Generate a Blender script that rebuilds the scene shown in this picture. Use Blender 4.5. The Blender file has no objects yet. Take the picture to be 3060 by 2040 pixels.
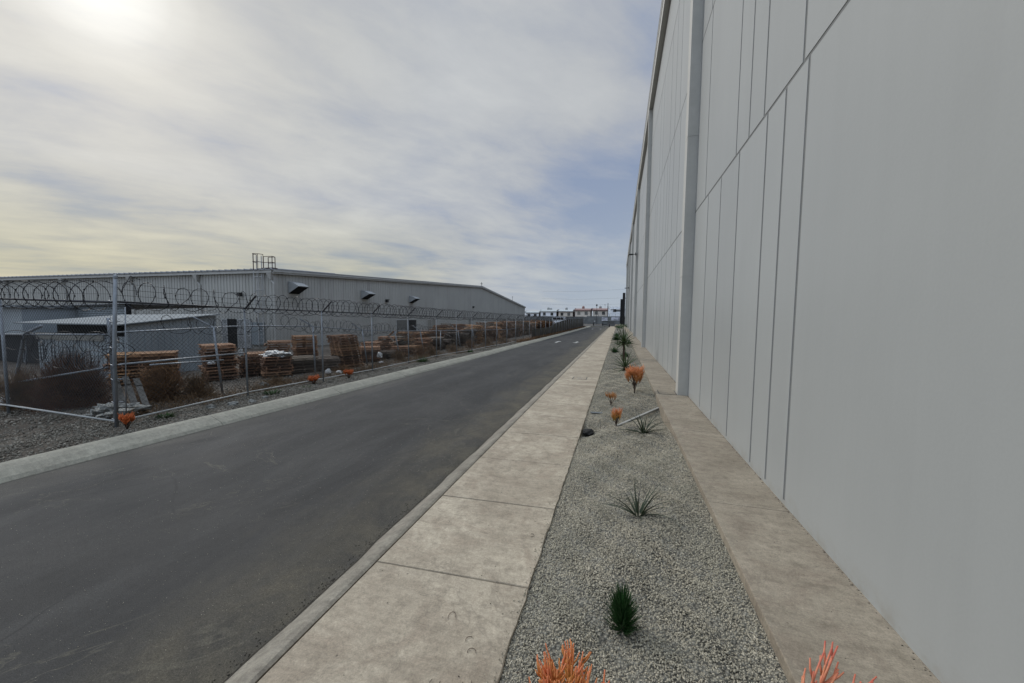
import bpy, math, random
import numpy as np
from mathutils import Vector, Matrix

# ------------------------------------------------------------------ camera
scn = bpy.context.scene
COL = scn.collection
cam_d = bpy.data.cameras.new('camera')
cam = bpy.data.objects.new('camera', cam_d)
COL.objects.link(cam)
cam_d.sensor_width = 36.0
cam_d.lens = 13.235
cam_d.clip_start = 0.05
cam_d.clip_end = 6000
RM = Matrix(((0.9619384, -0.02741125, 0.27188808),
             (0.27308904, 0.06059163, -0.96007866),
             (0.00984282, 0.99778619, 0.06577113)))
cam.matrix_world = Matrix.Translation((0, 0, 2.1)) @ RM.to_4x4()
scn.camera = cam
scn.render.resolution_x, scn.render.resolution_y = 1024, 683

# ------------------------------------------------------------------ light
SUN_AZ, SUN_EL = math.radians(-62.5), math.radians(30.0)   # azimuth from +Y towards +X
SD = Vector((math.sin(SUN_AZ) * math.cos(SUN_EL), math.cos(SUN_AZ) * math.cos(SUN_EL), math.sin(SUN_EL)))
sl = bpy.data.lights.new('sun', 'SUN')
sl.energy = 1.5
sl.angle = math.radians(10)
sl.color = (1.0, 0.97, 0.93)
sun = bpy.data.objects.new('sun', sl)
sun.rotation_euler = SD.to_track_quat('Z', 'Y').to_euler()
COL.objects.link(sun)

world = bpy.data.worlds.new("World")
scn.world = world
world.use_nodes = True
nt = world.node_tree
nt.nodes.clear()


class N:
    """small node builder"""
    def __init__(s, tree): s.t = tree
    def n(s, typ, **kw):
        nd = s.t.nodes.new(typ)
        for k, v in kw.items():
            if k == 'ins':
                for kk, vv in v.items():
                    if isinstance(vv, bpy.types.NodeSocket): s.t.links.new(vv, nd.inputs[kk])
                    else: nd.inputs[kk].default_value = vv
            else: setattr(nd, k, v)
        return nd
    def m(s, op, a, b=0.0, c=0.0, clamp=False):
        return s.n('ShaderNodeMath', operation=op, use_clamp=clamp, ins={0: a, 1: b, 2: c}).outputs[0]
    def mix(s, f, a, b, mode='MIX'):
        nd = s.n('ShaderNodeMix', data_type='RGBA', blend_type=mode)
        for i, v in ((0, f), (6, a), (7, b)):
            if isinstance(v, bpy.types.NodeSocket): s.t.links.new(v, nd.inputs[i])
            elif i and not isinstance(v, float): nd.inputs[i].default_value = (*v[:3], 1)
            else: nd.inputs[i].default_value = v
        return nd.outputs[2]
    def ramp(s, f, stops, interp='LINEAR'):
        nd = s.n('ShaderNodeValToRGB', ins={0: f})
        cr = nd.color_ramp; cr.interpolation = interp
        while len(cr.elements) < len(stops): cr.elements.new(0.5)
        for e, (p, c) in zip(cr.elements, stops):
            e.position = p
            e.color = (c, c, c, 1) if isinstance(c, (int, float)) else (*c, 1)
        return nd.outputs[0]
    def noise(s, vec, scale, detail=3, rough=0.5, dist=0.0):
        return s.n('ShaderNodeTexNoise', ins={'Vector': vec, 'Scale': scale, 'Detail': detail, 'Roughness': rough, 'Distortion': dist}).outputs[0]


w = N(nt)
tc = w.n('ShaderNodeTexCoord').outputs['Generated']
sep = w.n('ShaderNodeSeparateXYZ', ins={0: tc})
dx, dy, dz = sep.outputs
dzc = w.m('MAXIMUM', dz, 0.0)
den = w.m('ADD', dzc, 0.14)
u = w.m('DIVIDE', dx, den); v = w.m('DIVIDE', dy, den)
plane = w.n('ShaderNodeCombineXYZ', ins={0: u, 1: v, 2: 0.0}).outputs[0]
def aniso(rot, sc, loc=(0, 0, 0)):
    r_ = w.n('ShaderNodeMapping', ins={0: plane, 'Rotation': (0, 0, math.radians(rot))}).outputs[0]
    return w.n('ShaderNodeMapping', ins={0: r_, 'Scale': sc, 'Location': loc}).outputs[0]
n1 = w.noise(aniso(-47, (0.62, 0.82, 1), (0.4, 0.9, 0)), 1.7, 7, 0.56, 0.35)
n2 = w.noise(aniso(-25, (0.40, 0.50, 1), (2.6, 4.9, 0)), 0.9, 3, 0.45, 0.3)
n3 = w.noise(aniso(-50, (0.6, 1.1, 1), (5, 2, 0)), 4.2, 7, 0.62, 0.4)
dotn = w.n('ShaderNodeVectorMath', operation='DOT_PRODUCT', ins={0: tc, 1: tuple(SD)}).outputs['Value']
cl = w.m('ADD', w.m('ADD', w.m('MULTIPLY', n1, 0.46), w.m('MULTIPLY', n2, 0.36)), w.m('MULTIPLY', n3, 0.18))
val = w.m('ADD', cl, w.m('MULTIPLY', w.m('SUBTRACT', dotn, 0.755), 0.27))
skyc = w.ramp(val, [(0.39, (0.33, 0.41, 0.58)), (0.455, (0.42, 0.48, 0.605)), (0.51, (0.535, 0.57, 0.63)), (0.57, (0.625, 0.65, 0.675)), (0.66, (0.73, 0.75, 0.755))])
glow = w.ramp(dotn, [(0.0, 1.35), (0.22, 1.12), (0.45, 0.96), (0.80, 1.0), (0.972, 1.02), (0.992, 1.10), (0.998, 1.35), (1.0, 1.75)])
skyc = w.mix(1.0, skyc, glow, 'MULTIPLY')
warmsun = w.ramp(dotn, [(0.86, 0.0), (0.99, 1.0)])
skyc = w.mix(warmsun, skyc, w.mix(1.0, skyc, (1.03, 1.01, 0.95), 'MULTIPLY'))
# warm veil low in the sunward sky, pale blue low away from it
low = w.ramp(dzc, [(0.0, 1.0), (0.08, 1.0), (0.26, 0.0)])
sunside = w.ramp(dotn, [(0.66, 0.0), (0.84, 1.0)])
warm = w.m('MULTIPLY', low, sunside)
skyc = w.mix(warm, skyc, w.mix(1.0, skyc, (1.03, 0.97, 0.73), 'MULTIPLY'))
lowf = w.m('MULTIPLY', w.ramp(dzc, [(0.0, 1.0), (0.36, 0.0)]), w.ramp(dotn, [(0.45, 1.0), (0.78, 0.0)]))
skyc = w.mix(w.m('MULTIPLY', lowf, 0.8), skyc, (0.57, 0.65, 0.72))
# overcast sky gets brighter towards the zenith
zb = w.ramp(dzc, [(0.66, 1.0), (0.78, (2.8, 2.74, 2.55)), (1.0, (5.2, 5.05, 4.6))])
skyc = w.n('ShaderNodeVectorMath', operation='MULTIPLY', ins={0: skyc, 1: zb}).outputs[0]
skyc = w.n('ShaderNodeVectorMath', operation='MULTIPLY', ins={0: skyc, 1: w.ramp(w.m('MULTIPLY', dy, -1.0), [(0.05, 1.0), (0.6, (1.75, 1.72, 1.62))])}).outputs[0]  # sky behind the camera raised as added fill for faces turned that way
nish = w.n('ShaderNodeTexSky', sky_type='NISHITA', sun_disc=False, sun_elevation=SUN_EL, sun_rotation=SUN_AZ,
           air_density=1.0, dust_density=2.0, ozone_density=1.0).outputs[0]
bg1 = w.n('ShaderNodeBackground', ins={0: nish, 1: 0.05})
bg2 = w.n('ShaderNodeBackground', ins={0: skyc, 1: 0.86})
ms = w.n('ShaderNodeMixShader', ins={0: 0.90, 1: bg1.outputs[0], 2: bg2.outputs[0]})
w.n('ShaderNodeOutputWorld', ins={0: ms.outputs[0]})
scn.view_settings.view_transform = 'Standard'
scn.view_settings.look = 'None'
scn.view_settings.exposure = 0.0
scn.view_settings.gamma = 1.0
scn.cycles.max_bounces = 6
scn.cycles.diffuse_bounces = 3
scn.cycles.transparent_max_bounces = 8

R = random.Random(7)
PI = math.pi


# ------------------------------------------------------------------ materials
def mat(name, col, rough=0.75, var=0.12, vs=3.0, bump=0.0, bs=60.0, metal=0.0, spec=0.4, col2=None, fine=0.0, fs=120.0,
        objvar=None, stretch=(1, 1, 1)):
    m = bpy.data.materials.new(name); m.use_nodes = True
    t = m.node_tree; t.nodes.clear(); k = N(t)
    co = k.n('ShaderNodeTexCoord').outputs['Object']
    mpn = k.n('ShaderNodeMapping', ins={0: co, 'Scale': stretch}).outputs[0]
    a = k.noise(mpn, vs, 6, 0.6)
    if col2 is None: col2 = tuple(c * (1 - 2 * var) for c in col); c1 = tuple(min(1, c * (1 + 1.2 * var)) for c in col)
    else: c1 = col
    c = k.ramp(a, [(0.32, col2), (0.66, c1)])
    if objvar:
        rnd = k.n('ShaderNodeObjectInfo').outputs['Random']
        c = k.mix(1.0, c, k.ramp(rnd, objvar), 'MULTIPLY')
    if fine:
        f = k.noise(mpn, fs, 2, 0.6)
        c = k.mix(1.0, c, k.ramp(f, [(0.3, 1 - fine), (0.7, 1 + fine)]), 'MULTIPLY')
    b = k.n('ShaderNodeBsdfPrincipled', ins={'Base Color': c, 'Roughness': rough, 'Metallic': metal, 'Specular IOR Level': spec})
    if bump:
        h = k.noise(mpn, bs, 3, 0.6)
        bn = k.n('ShaderNodeBump', ins={'Height': h, 'Strength': bump, 'Distance': 0.02})
        t.links.new(bn.outputs[0], b.inputs['Normal'])
    k.n('ShaderNodeOutputMaterial', ins={0: b.outputs[0]})
    m['k'] = 1
    return m


M = {}
M['panel'] = mat('painted_panel', (0.345, 0.355, 0.35), 0.38, 0.02, 0.35, 0.03, 25, spec=0.5, fine=0.012, fs=3)
M['reveal'] = mat('panel_reveal', (0.165, 0.172, 0.172), 0.8, 0.05)
M['pilaster'] = mat('painted_concrete_column', (0.45, 0.445, 0.415), 0.5, 0.03, 1.2, 0.06, 40, fine=0.03, fs=8)
M['flash'] = mat('metal_flashing', (0.42, 0.42, 0.41), 0.5, 0.03)
M['black'] = mat('black_metal', (0.012, 0.012, 0.013), 0.5, 0.1)
M['dark'] = mat('dark_interior', (0.006, 0.006, 0.006), 0.9, 0.05)
M['sidewalk'] = None
M['siding'] = mat('grey_metal_siding', (0.33, 0.325, 0.305), 0.55, 0.04, 0.25, 0.0, fine=0.03, fs=6, stretch=(1, 1, 0.25))
M['trim'] = mat('grey_trim', (0.35, 0.34, 0.31), 0.55, 0.04)
M['roof'] = mat('pale_roof_sheet', (0.26, 0.26, 0.26), 0.7, 0.06)
M['shed'] = mat('blue_grey_shed_sheet', (0.23, 0.255, 0.265), 0.5, 0.08, 0.8, stretch=(1, 1, 0.3))
M['shed_roof'] = mat('white_shed_roof', (0.155, 0.17, 0.175), 0.95, 0.06)
M['board'] = mat('beige_board', (0.22, 0.21, 0.18), 0.8, 0.08)
M['galv'] = mat('galvanised_steel', (0.20, 0.215, 0.23), 0.5, 0.1, 6, metal=0.3, fine=0.06, fs=40)
M['wire'] = mat('chain_wire', (0.055, 0.055, 0.055), 0.6, 0.1, metal=0.3)
M['razor'] = mat('razor_wire', (0.018, 0.018, 0.02), 0.55, 0.1, metal=0.3)
M['arm'] = mat('dark_steel_arm', (0.03, 0.03, 0.033), 0.6, 0.1)
M['pipe'] = mat('white_pipe', (0.32, 0.32, 0.30), 0.5, 0.1)
M['rust'] = mat('maroon_painted_steel', (0.045, 0.018, 0.022), 0.6, 0.1)
M['ladder'] = mat('pale_grey_ladder', (0.38, 0.38, 0.37), 0.5, 0.05)
WOODV = [(0.0, (0.42, 0.36, 0.33)), (0.2, (1.15, 1.02, 0.90)), (0.4, (0.50, 0.43, 0.40)), (0.6, (1.65, 1.5, 1.25)), (0.8, (0.66, 0.52, 0.45)), (1.0, (1.3, 1.15, 1.0))]
M['wood'] = mat('weathered_pallet_wood', (0.235, 0.145, 0.092), 0.85, 0.25, 5, fine=0.2, fs=30, objvar=WOODV)
M['wood_grey'] = mat('grey_pallet_wood', (0.10, 0.088, 0.078), 0.9, 0.25, 5, fine=0.2, fs=30, objvar=WOODV)
M['wood_new'] = mat('fresh_pallet_wood', (0.27, 0.17, 0.095), 0.85, 0.2, 5, fine=0.15, fs=30, objvar=WOODV)
M['plank'] = mat('grey_plank', (0.10, 0.095, 0.085), 0.9, 0.2, 8)
M['white'] = mat('white_plastic', (0.38, 0.38, 0.365), 0.5, 0.12, 9, 0.3, 30)
M['stone'] = mat('pale_block', (0.17, 0.17, 0.155), 0.9, 0.2, 10, 0.3, 40)
M['dead'] = mat('dead_brush', (0.15, 0.082, 0.038), 0.95, 0.3, 4)
M['dead_dark'] = mat('dark_dead_brush', (0.080, 0.036, 0.016), 0.95, 0.3, 3)
M['dead_warm'] = mat('warm_dead_brush', (0.13, 0.080, 0.040), 0.95, 0.3, 3)
M['stem'] = mat('brown_stem', (0.06, 0.04, 0.028), 0.85, 0.2, 30)
M['red_tip'] = mat('orange_red_pencil_stem', (0.58, 0.17, 0.06), 0.6, 0.0, 14, col2=(0.60, 0.27, 0.09))
M['pink_tip'] = mat('pink_red_pencil_stem', (0.48, 0.10, 0.08), 0.6, 0.0, 16, col2=(0.60, 0.27, 0.15))
M['dull_tip'] = mat('dark_orange_pencil_stem', (0.50, 0.11, 0.025), 0.7, 0.0, 14, col2=(0.34, 0.09, 0.02))
M['gold_tip'] = mat('golden_stem', (0.50, 0.20, 0.05), 0.6, 0.0, 14, col2=(0.25, 0.12, 0.03))
M['leaf'] = mat('dark_green_leaf', (0.024, 0.075, 0.018), 0.5, 0.2, 8)
M['leaf2'] = mat('olive_green_leaf', (0.050, 0.085, 0.026), 0.5, 0.2, 8)
M['blade'] = mat('grey_green_blade', (0.024, 0.040, 0.016), 0.5, 0.2, 8)
M['weed'] = mat('weed_green', (0.035, 0.075, 0.018), 0.8, 0.25, 8)
M['cream'] = mat('cream_stucco', (0.60, 0.54, 0.46), 0.9, 0.05, 0.5)
M['beige'] = mat('beige_stucco', (0.56, 0.51, 0.44), 0.9, 0.05, 0.5)
M['whitewall'] = mat('white_stucco', (0.78, 0.79, 0.80), 0.9, 0.04, 0.5)
M['brick'] = mat('brown_side_wall', (0.14, 0.10, 0.08), 0.9, 0.1, 0.8)
M['red_roof'] = mat('red_roof', (0.24, 0.155, 0.135), 0.8, 0.1, 1)
M['grey_roof'] = mat('pale_grey_roof', (0.38, 0.40, 0.39), 0.8, 0.06, 1)
M['maroon'] = mat('maroon_trim', (0.06, 0.028, 0.026), 0.8, 0.1)
M['glass'] = mat('dark_window_glass', (0.02, 0.02, 0.022), 0.15, 0.1)
M['glass2'] = mat('curtained_window', (0.12, 0.12, 0.11), 0.3, 0.1)
M['block'] = mat('grey_block_wall', (0.15, 0.155, 0.15), 0.9, 0.15, 0.6, fine=0.1, fs=6)
M['screen'] = mat('dark_shade_cloth', (0.062, 0.056, 0.046), 0.95, 0.25, 0.7, fine=0.15, fs=9)
M['tank'] = mat('water_tank', (0.28, 0.28, 0.27), 0.6, 0.05)
M['tankred'] = mat('red_roof_tank', (0.24, 0.14, 0.12), 0.6, 0.05)
M['vanwhite'] = mat('white_vehicle_paint', (0.60, 0.61, 0.62), 0.3, 0.02)
M['tyre'] = mat('tyre_rubber', (0.012, 0.012, 0.012), 0.9, 0.1)
M['banner'] = mat('faded_lilac_banner', (0.50, 0.50, 0.54), 0.8, 0.35, 1.2)
M['paint'] = mat('white_road_paint', (0.34, 0.34, 0.32), 0.8, 0.3, 5, fine=0.2, fs=40)
M['hood'] = mat('hood_steel', (0.27, 0.275, 0.27), 0.5, 0.08)
M['wallgrey'] = mat('grey_cement', (0.20, 0.20, 0.195), 0.9, 0.12, 0.5)
M['cardboard'] = mat('cardboard', (0.22, 0.14, 0.08), 0.9, 0.1)


def pbr(name, build):
    m = bpy.data.materials.new(name); m.use_nodes = True
    t = m.node_tree; t.nodes.clear(); k = N(t)
    co = k.n('ShaderNodeTexCoord').outputs['Object']
    c, rough, h, strength, dist = build(k, co)
    b = k.n('ShaderNodeBsdfPrincipled', ins={'Base Color': c, 'Roughness': rough, 'Specular IOR Level': 0.35})
    if h is not None:
        bn = k.n('ShaderNodeBump', ins={'Height': h, 'Strength': strength, 'Distance': dist})
        t.links.new(bn.outputs[0], b.inputs['Normal'])
    k.n('ShaderNodeOutputMaterial', ins={0: b.outputs[0]})
    return m


def asphalt(k, co):
    s = k.n('ShaderNodeSeparateXYZ', ins={0: co})
    x, y = s.outputs[0], s.outputs[1]
    strm = k.n('ShaderNodeMapping', ins={0: co, 'Scale': (1.0, 0.22, 1)}).outputs[0]
    n_str = k.noise(strm, 1.6, 7, 0.66, 0.5)
    n_f = k.noise(co, 150, 3, 0.75)
    n_m = k.noise(co, 14, 6, 0.7)
    c = k.ramp(n_str, [(0.36, (0.0165, 0.0165, 0.016)), (0.50, (0.023, 0.023, 0.0225)), (0.66, (0.037, 0.0365, 0.035))])
    c = k.mix(k.ramp(k.noise(co, 0.42, 6, 0.66, 0.8), [(0.48, 0.0), (0.66, 0.55)]), c, (0.043, 0.041, 0.038))
    # silt washed along the pavement kerb, own drifting outline
    e = k.m('ADD', x, k.m('MULTIPLY', k.m('SUBTRACT', k.noise(strm, 1.1, 6, 0.68, 0.6), 0.5), 2.2))
    silt = k.ramp(k.m('ADD', e, 3.35), [(0.10, 0.0), (0.9, 1.0)])
    silt = k.m('MULTIPLY', silt, k.ramp(k.noise(co, 1.6, 7, 0.72, 0.6), [(0.36, 0.25), (0.62, 0.95)]))
    c = k.mix(silt, c, (0.078, 0.068, 0.048))
    e2 = k.m('ADD', k.m('MULTIPLY', x, -1.0), k.m('MULTIPLY', k.m('SUBTRACT', k.noise(strm, 1.6, 6, 0.65, 0.5), 0.5), 1.4))
    c = k.mix(k.ramp(k.m('SUBTRACT', e2, 6.45), [(0.0, 0.0), (0.8, 0.5)]), c, (0.080, 0.072, 0.058))
    # dry ring marks and wandering hairline cracks
    iso = k.m('ABSOLUTE', k.m('SUBTRACT', k.noise(co, 0.62, 5, 0.6, 1.3), 0.545))
    c = k.mix(k.m('MULTIPLY', k.ramp(iso, [(0.0, 0.55), (0.008, 0.0)]), k.ramp(k.noise(co, 0.5, 2, 0.5), [(0.5, 0.0), (0.6, 1.0)])), c, (0.100, 0.092, 0.068))
    cr = k.n('ShaderNodeTexVoronoi', feature='DISTANCE_TO_EDGE', ins={'Vector': k.mix(0.12, k.n('ShaderNodeMapping', ins={0: co, 'Scale': (1, 0.6, 1)}).outputs[0], k.n('ShaderNodeTexNoise', ins={'Vector': co, 'Scale': 2.0, 'Detail': 5.0}).outputs['Color'], 'ADD'), 'Scale': 0.32}).outputs['Distance']
    c = k.mix(k.m('MULTIPLY', k.ramp(cr, [(0.0, 0.75), (0.0035, 0.0)]), k.ramp(n_str, [(0.45, 0.0), (0.55, 1.0)])), c, (0.012, 0.012, 0.012))
    c = k.mix(1.0, c, k.ramp(k.noise(co, 55, 3, 0.7), [(0.30, 0.80), (0.70, 1.20)]), 'MULTIPLY')
    c = k.mix(1.0, c, k.ramp(n_f, [(0.30, 0.50), (0.50, 1.0), (0.68, 1.75)]), 'MULTIPLY')
    c = k.mix(1.0, c, k.ramp(n_m, [(0.30, 0.86), (0.70, 1.14)]), 'MULTIPLY')
    dr = k.n('ShaderNodeTexVoronoi', ins={'Vector': co, 'Scale': 1.9}).outputs['Distance']
    c = k.mix(k.ramp(dr, [(0.010, 0.85), (0.030, 0.0)]), c, (0.014, 0.014, 0.014))
    h = k.m('ADD', k.m('MULTIPLY', n_f, 0.6), k.m('MULTIPLY', n_m, 0.25))
    return c, 0.8, h, 0.7, 0.014


def concrete(col_a, col_b, tint, scale=1.0):
    def f(k, co):
        st = k.n('ShaderNodeMapping', ins={0: co, 'Scale': (0.7, 2.2, 1)}).outputs[0]
        a = k.noise(co, 1.1 * scale, 7, 0.68, 0.7)
        b = k.noise(st, 7 * scale, 5, 0.7, 0.4)
        f_ = k.noise(co, 120, 3, 0.7)
        c = k.ramp(a, [(0.33, col_b), (0.64, col_a)])
        c = k.mix(k.ramp(k.noise(co, 2.3, 5, 0.65, 1.2), [(0.48, 0.0), (0.66, 0.55)]), c, tint)
        c = k.mix(1.0, c, k.ramp(b, [(0.28, 0.82), (0.7, 1.13)]), 'MULTIPLY')
        # hairline water-mark rings
        iso = k.m('ABSOLUTE', k.m('SUBTRACT', k.noise(co, 0.55, 6, 0.62, 0.5), 0.50))
        c = k.mix(k.m('MULTIPLY', k.ramp(iso, [(0.0, 0.40), (0.006, 0.0)]), k.ramp(k.noise(co, 1.2, 2, 0.5), [(0.48, 0.0), (0.6, 1.0)])), c, (0.16, 0.135, 0.105))
        c = k.mix(k.ramp(k.noise(co, 9, 6, 0.72), [(0.50, 0.0), (0.64, 0.50)]), c, tuple(v * 0.72 for v in col_b))
        br = k.noise(k.n('ShaderNodeMapping', ins={0: co, 'Scale': (5, 150, 1)}).outputs[0], 1.0, 3, 0.6)
        c = k.mix(1.0, c, k.ramp(br, [(0.3, 0.93), (0.7, 1.06)]), 'MULTIPLY')
        c = k.mix(1.0, c, k.ramp(f_, [(0.3, 0.78), (0.7, 1.18)]), 'MULTIPLY')
        c = k.mix(1.0, c, k.ramp(k.noise(co, 32, 5, 0.75), [(0.30, 0.84), (0.70, 1.13)]), 'MULTIPLY')
        sp = k.n('ShaderNodeTexVoronoi', ins={'Vector': co, 'Scale': 4.5}).outputs['Distance']
        c = k.mix(k.ramp(sp, [(0.02, 0.7), (0.045, 0.0)]), c, (0.06, 0.05, 0.04))
        return c, 0.85, k.m('ADD', k.m('MULTIPLY', b, 0.6), k.m('MULTIPLY', f_, 0.4)), 0.35, 0.01
    return f


def panelpaint(k, co):
    isl = k.n('ShaderNodeNewGeometry').outputs['Random Per Island']
    c = k.ramp(isl, [(0.0, (0.320, 0.332, 0.330)), (1.0, (0.342, 0.355, 0.352))])
    streak = k.n('ShaderNodeMapping', ins={0: co, 'Scale': (1, 2.4, 0.10)}).outputs[0]
    c = k.mix(1.0, c, k.ramp(k.noise(streak, 1.6, 6, 0.65, 0.4), [(0.34, 0.98), (0.62, 1.012)]), 'MULTIPLY')
    c = k.mix(1.0, c, k.ramp(k.noise(co, 0.35, 5, 0.6, 0.5), [(0.36, 0.97), (0.64, 1.03)]), 'MULTIPLY')
    c = k.mix(1.0, c, k.ramp(k.noise(co, 60, 2, 0.6), [(0.3, 0.985), (0.7, 1.012)]), 'MULTIPLY')
    z = k.n('ShaderNodeSeparateXYZ', ins={0: co}).outputs[2]
    sp = k.m('MULTIPLY', k.ramp(z, [(0.0, 1.0), (0.16, 0.0)]), k.ramp(k.noise(co, 6, 6, 0.7), [(0.45, 0.0), (0.66, 0.55)]))
    c = k.mix(sp, c, (0.25, 0.225, 0.18))
    mk = k.ramp(k.n('ShaderNodeTexVoronoi', ins={'Vector': co, 'Scale': 0.55}).outputs['Distance'], [(0.012, 0.35), (0.022, 0.0)])
    c = k.mix(mk, c, (0.24, 0.24, 0.235))
    return c, 0.42, k.noise(co, 22, 4, 0.6), 0.06, 0.01


M['panel'] = pbr('painted_panel_paint', panelpaint)
def sidingpaint(k, co):
    st = k.n('ShaderNodeMapping', ins={0: co, 'Scale': (1, 1, 0.07)}).outputs[0]
    c = k.ramp(k.noise(co, 0.25, 5, 0.6), [(0.35, (0.345, 0.335, 0.302)), (0.65, (0.39, 0.378, 0.342))])
    c = k.mix(k.ramp(k.noise(st, 1.1, 6, 0.7), [(0.52, 0.0), (0.72, 0.45)]), c, (0.20, 0.19, 0.17))
    z = k.n('ShaderNodeSeparateXYZ', ins={0: co}).outputs[2]
    c = k.mix(k.m('MULTIPLY', k.ramp(k.m('DIVIDE', z, 3.0), [(0.05, 1.0), (0.6, 0.0)]), k.ramp(k.noise(co, 1.6, 6, 0.7), [(0.42, 0.0), (0.65, 0.5)])), c, (0.21, 0.19, 0.16))
    seam = k.ramp(k.m('ABSOLUTE', k.m('SUBTRACT', z, 3.35)), [(0.012, 0.35), (0.022, 0.0)])
    c = k.mix(seam, c, (0.14, 0.14, 0.13))
    return c, 0.6, None, 0, 0


M['siding'] = pbr('grey_siding_paint', sidingpaint)
M['asphalt'] = pbr('asphalt', asphalt)
M['sidewalk'] = pbr('trowelled_concrete', concrete((0.445, 0.388, 0.300), (0.275, 0.232, 0.175), (0.25, 0.198, 0.148)))
M['ledge'] = pbr('ledge_concrete', concrete((0.325, 0.283, 0.220), (0.228, 0.195, 0.148), (0.215, 0.172, 0.132)))
M['kerb'] = pbr('kerb_concrete', concrete((0.27, 0.247, 0.20), (0.16, 0.143, 0.115), (0.19, 0.163, 0.132), 2))
M['kerb2'] = pbr('pale_kerb_concrete', concrete((0.285, 0.272, 0.22), (0.215, 0.205, 0.165), (0.23, 0.215, 0.175), 1.4))


def dirt(k, co):
    a = k.noise(co, 0.8, 7, 0.7, 0.5); b = k.noise(co, 14, 5, 0.7); f_ = k.noise(co, 70, 3, 0.7)
    c = k.ramp(a, [(0.32, (0.040, 0.030, 0.022)), (0.5, (0.068, 0.055, 0.042)), (0.68, (0.115, 0.098, 0.078))])
    c = k.mix(1.0, c, k.ramp(b, [(0.3, 0.6), (0.7, 1.4)]), 'MULTIPLY')
    c = k.mix(1.0, c, k.ramp(f_, [(0.3, 0.6), (0.7, 1.5)]), 'MULTIPLY')
    return c, 0.95, k.m('ADD', b, k.m('MULTIPLY', f_, 0.5)), 0.9, 0.05


def gravelbase(ca, cb):
    def f(k, co):
        v = k.n('ShaderNodeTexVoronoi', ins={'Vector': co, 'Scale': 46.0, 'Randomness': 1.0})
        c = k.ramp(v.outputs['Color'], [(0.0, cb), (1.0, ca)])
        edge = k.ramp(v.outputs['Distance'], [(0.25, 1.0), (0.75, 0.35)])
        c = k.mix(1.0, c, edge, 'MULTIPLY')
        c = k.mix(1.0, c, k.ramp(k.noise(co, 1.3, 4, 0.6), [(0.35, 0.85), (0.65, 1.12)]), 'MULTIPLY')
        return c, 0.9, k.m('SUBTRACT', 1.0, v.outputs['Distance']), 1.0, 0.03
    return f


M['dirt'] = pbr('yard_dirt', dirt)
M['gbase'] = pbr('gravel_base', gravelbase((0.36, 0.345, 0.29), (0.15, 0.143, 0.12)))


def stonemat(name, lo, hi):
    def f(k, co):
        at = k.n('ShaderNodeAttribute', attribute_name='tint', attribute_type='GEOMETRY').outputs['Fac']
        c = k.ramp(at, [(0.0, lo), (0.6, tuple((a + b) / 2 for a, b in zip(lo, hi))), (1.0, hi)])
        c = k.mix(1.0, c, k.ramp(k.noise(co, 0.9, 4, 0.6), [(0.35, (0.86, 0.86, 0.84)), (0.65, (1.10, 1.06, 1.03))]), 'MULTIPLY')
        return c, 0.85, None, 0, 0
    return pbr(name, f)


M['stones'] = stonemat('gravel_stones', (0.265, 0.245, 0.192), (0.53, 0.495, 0.40))
M['stones2'] = stonemat('dark_gravel_stones', (0.06, 0.055, 0.045), (0.24, 0.225, 0.19))


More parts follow.
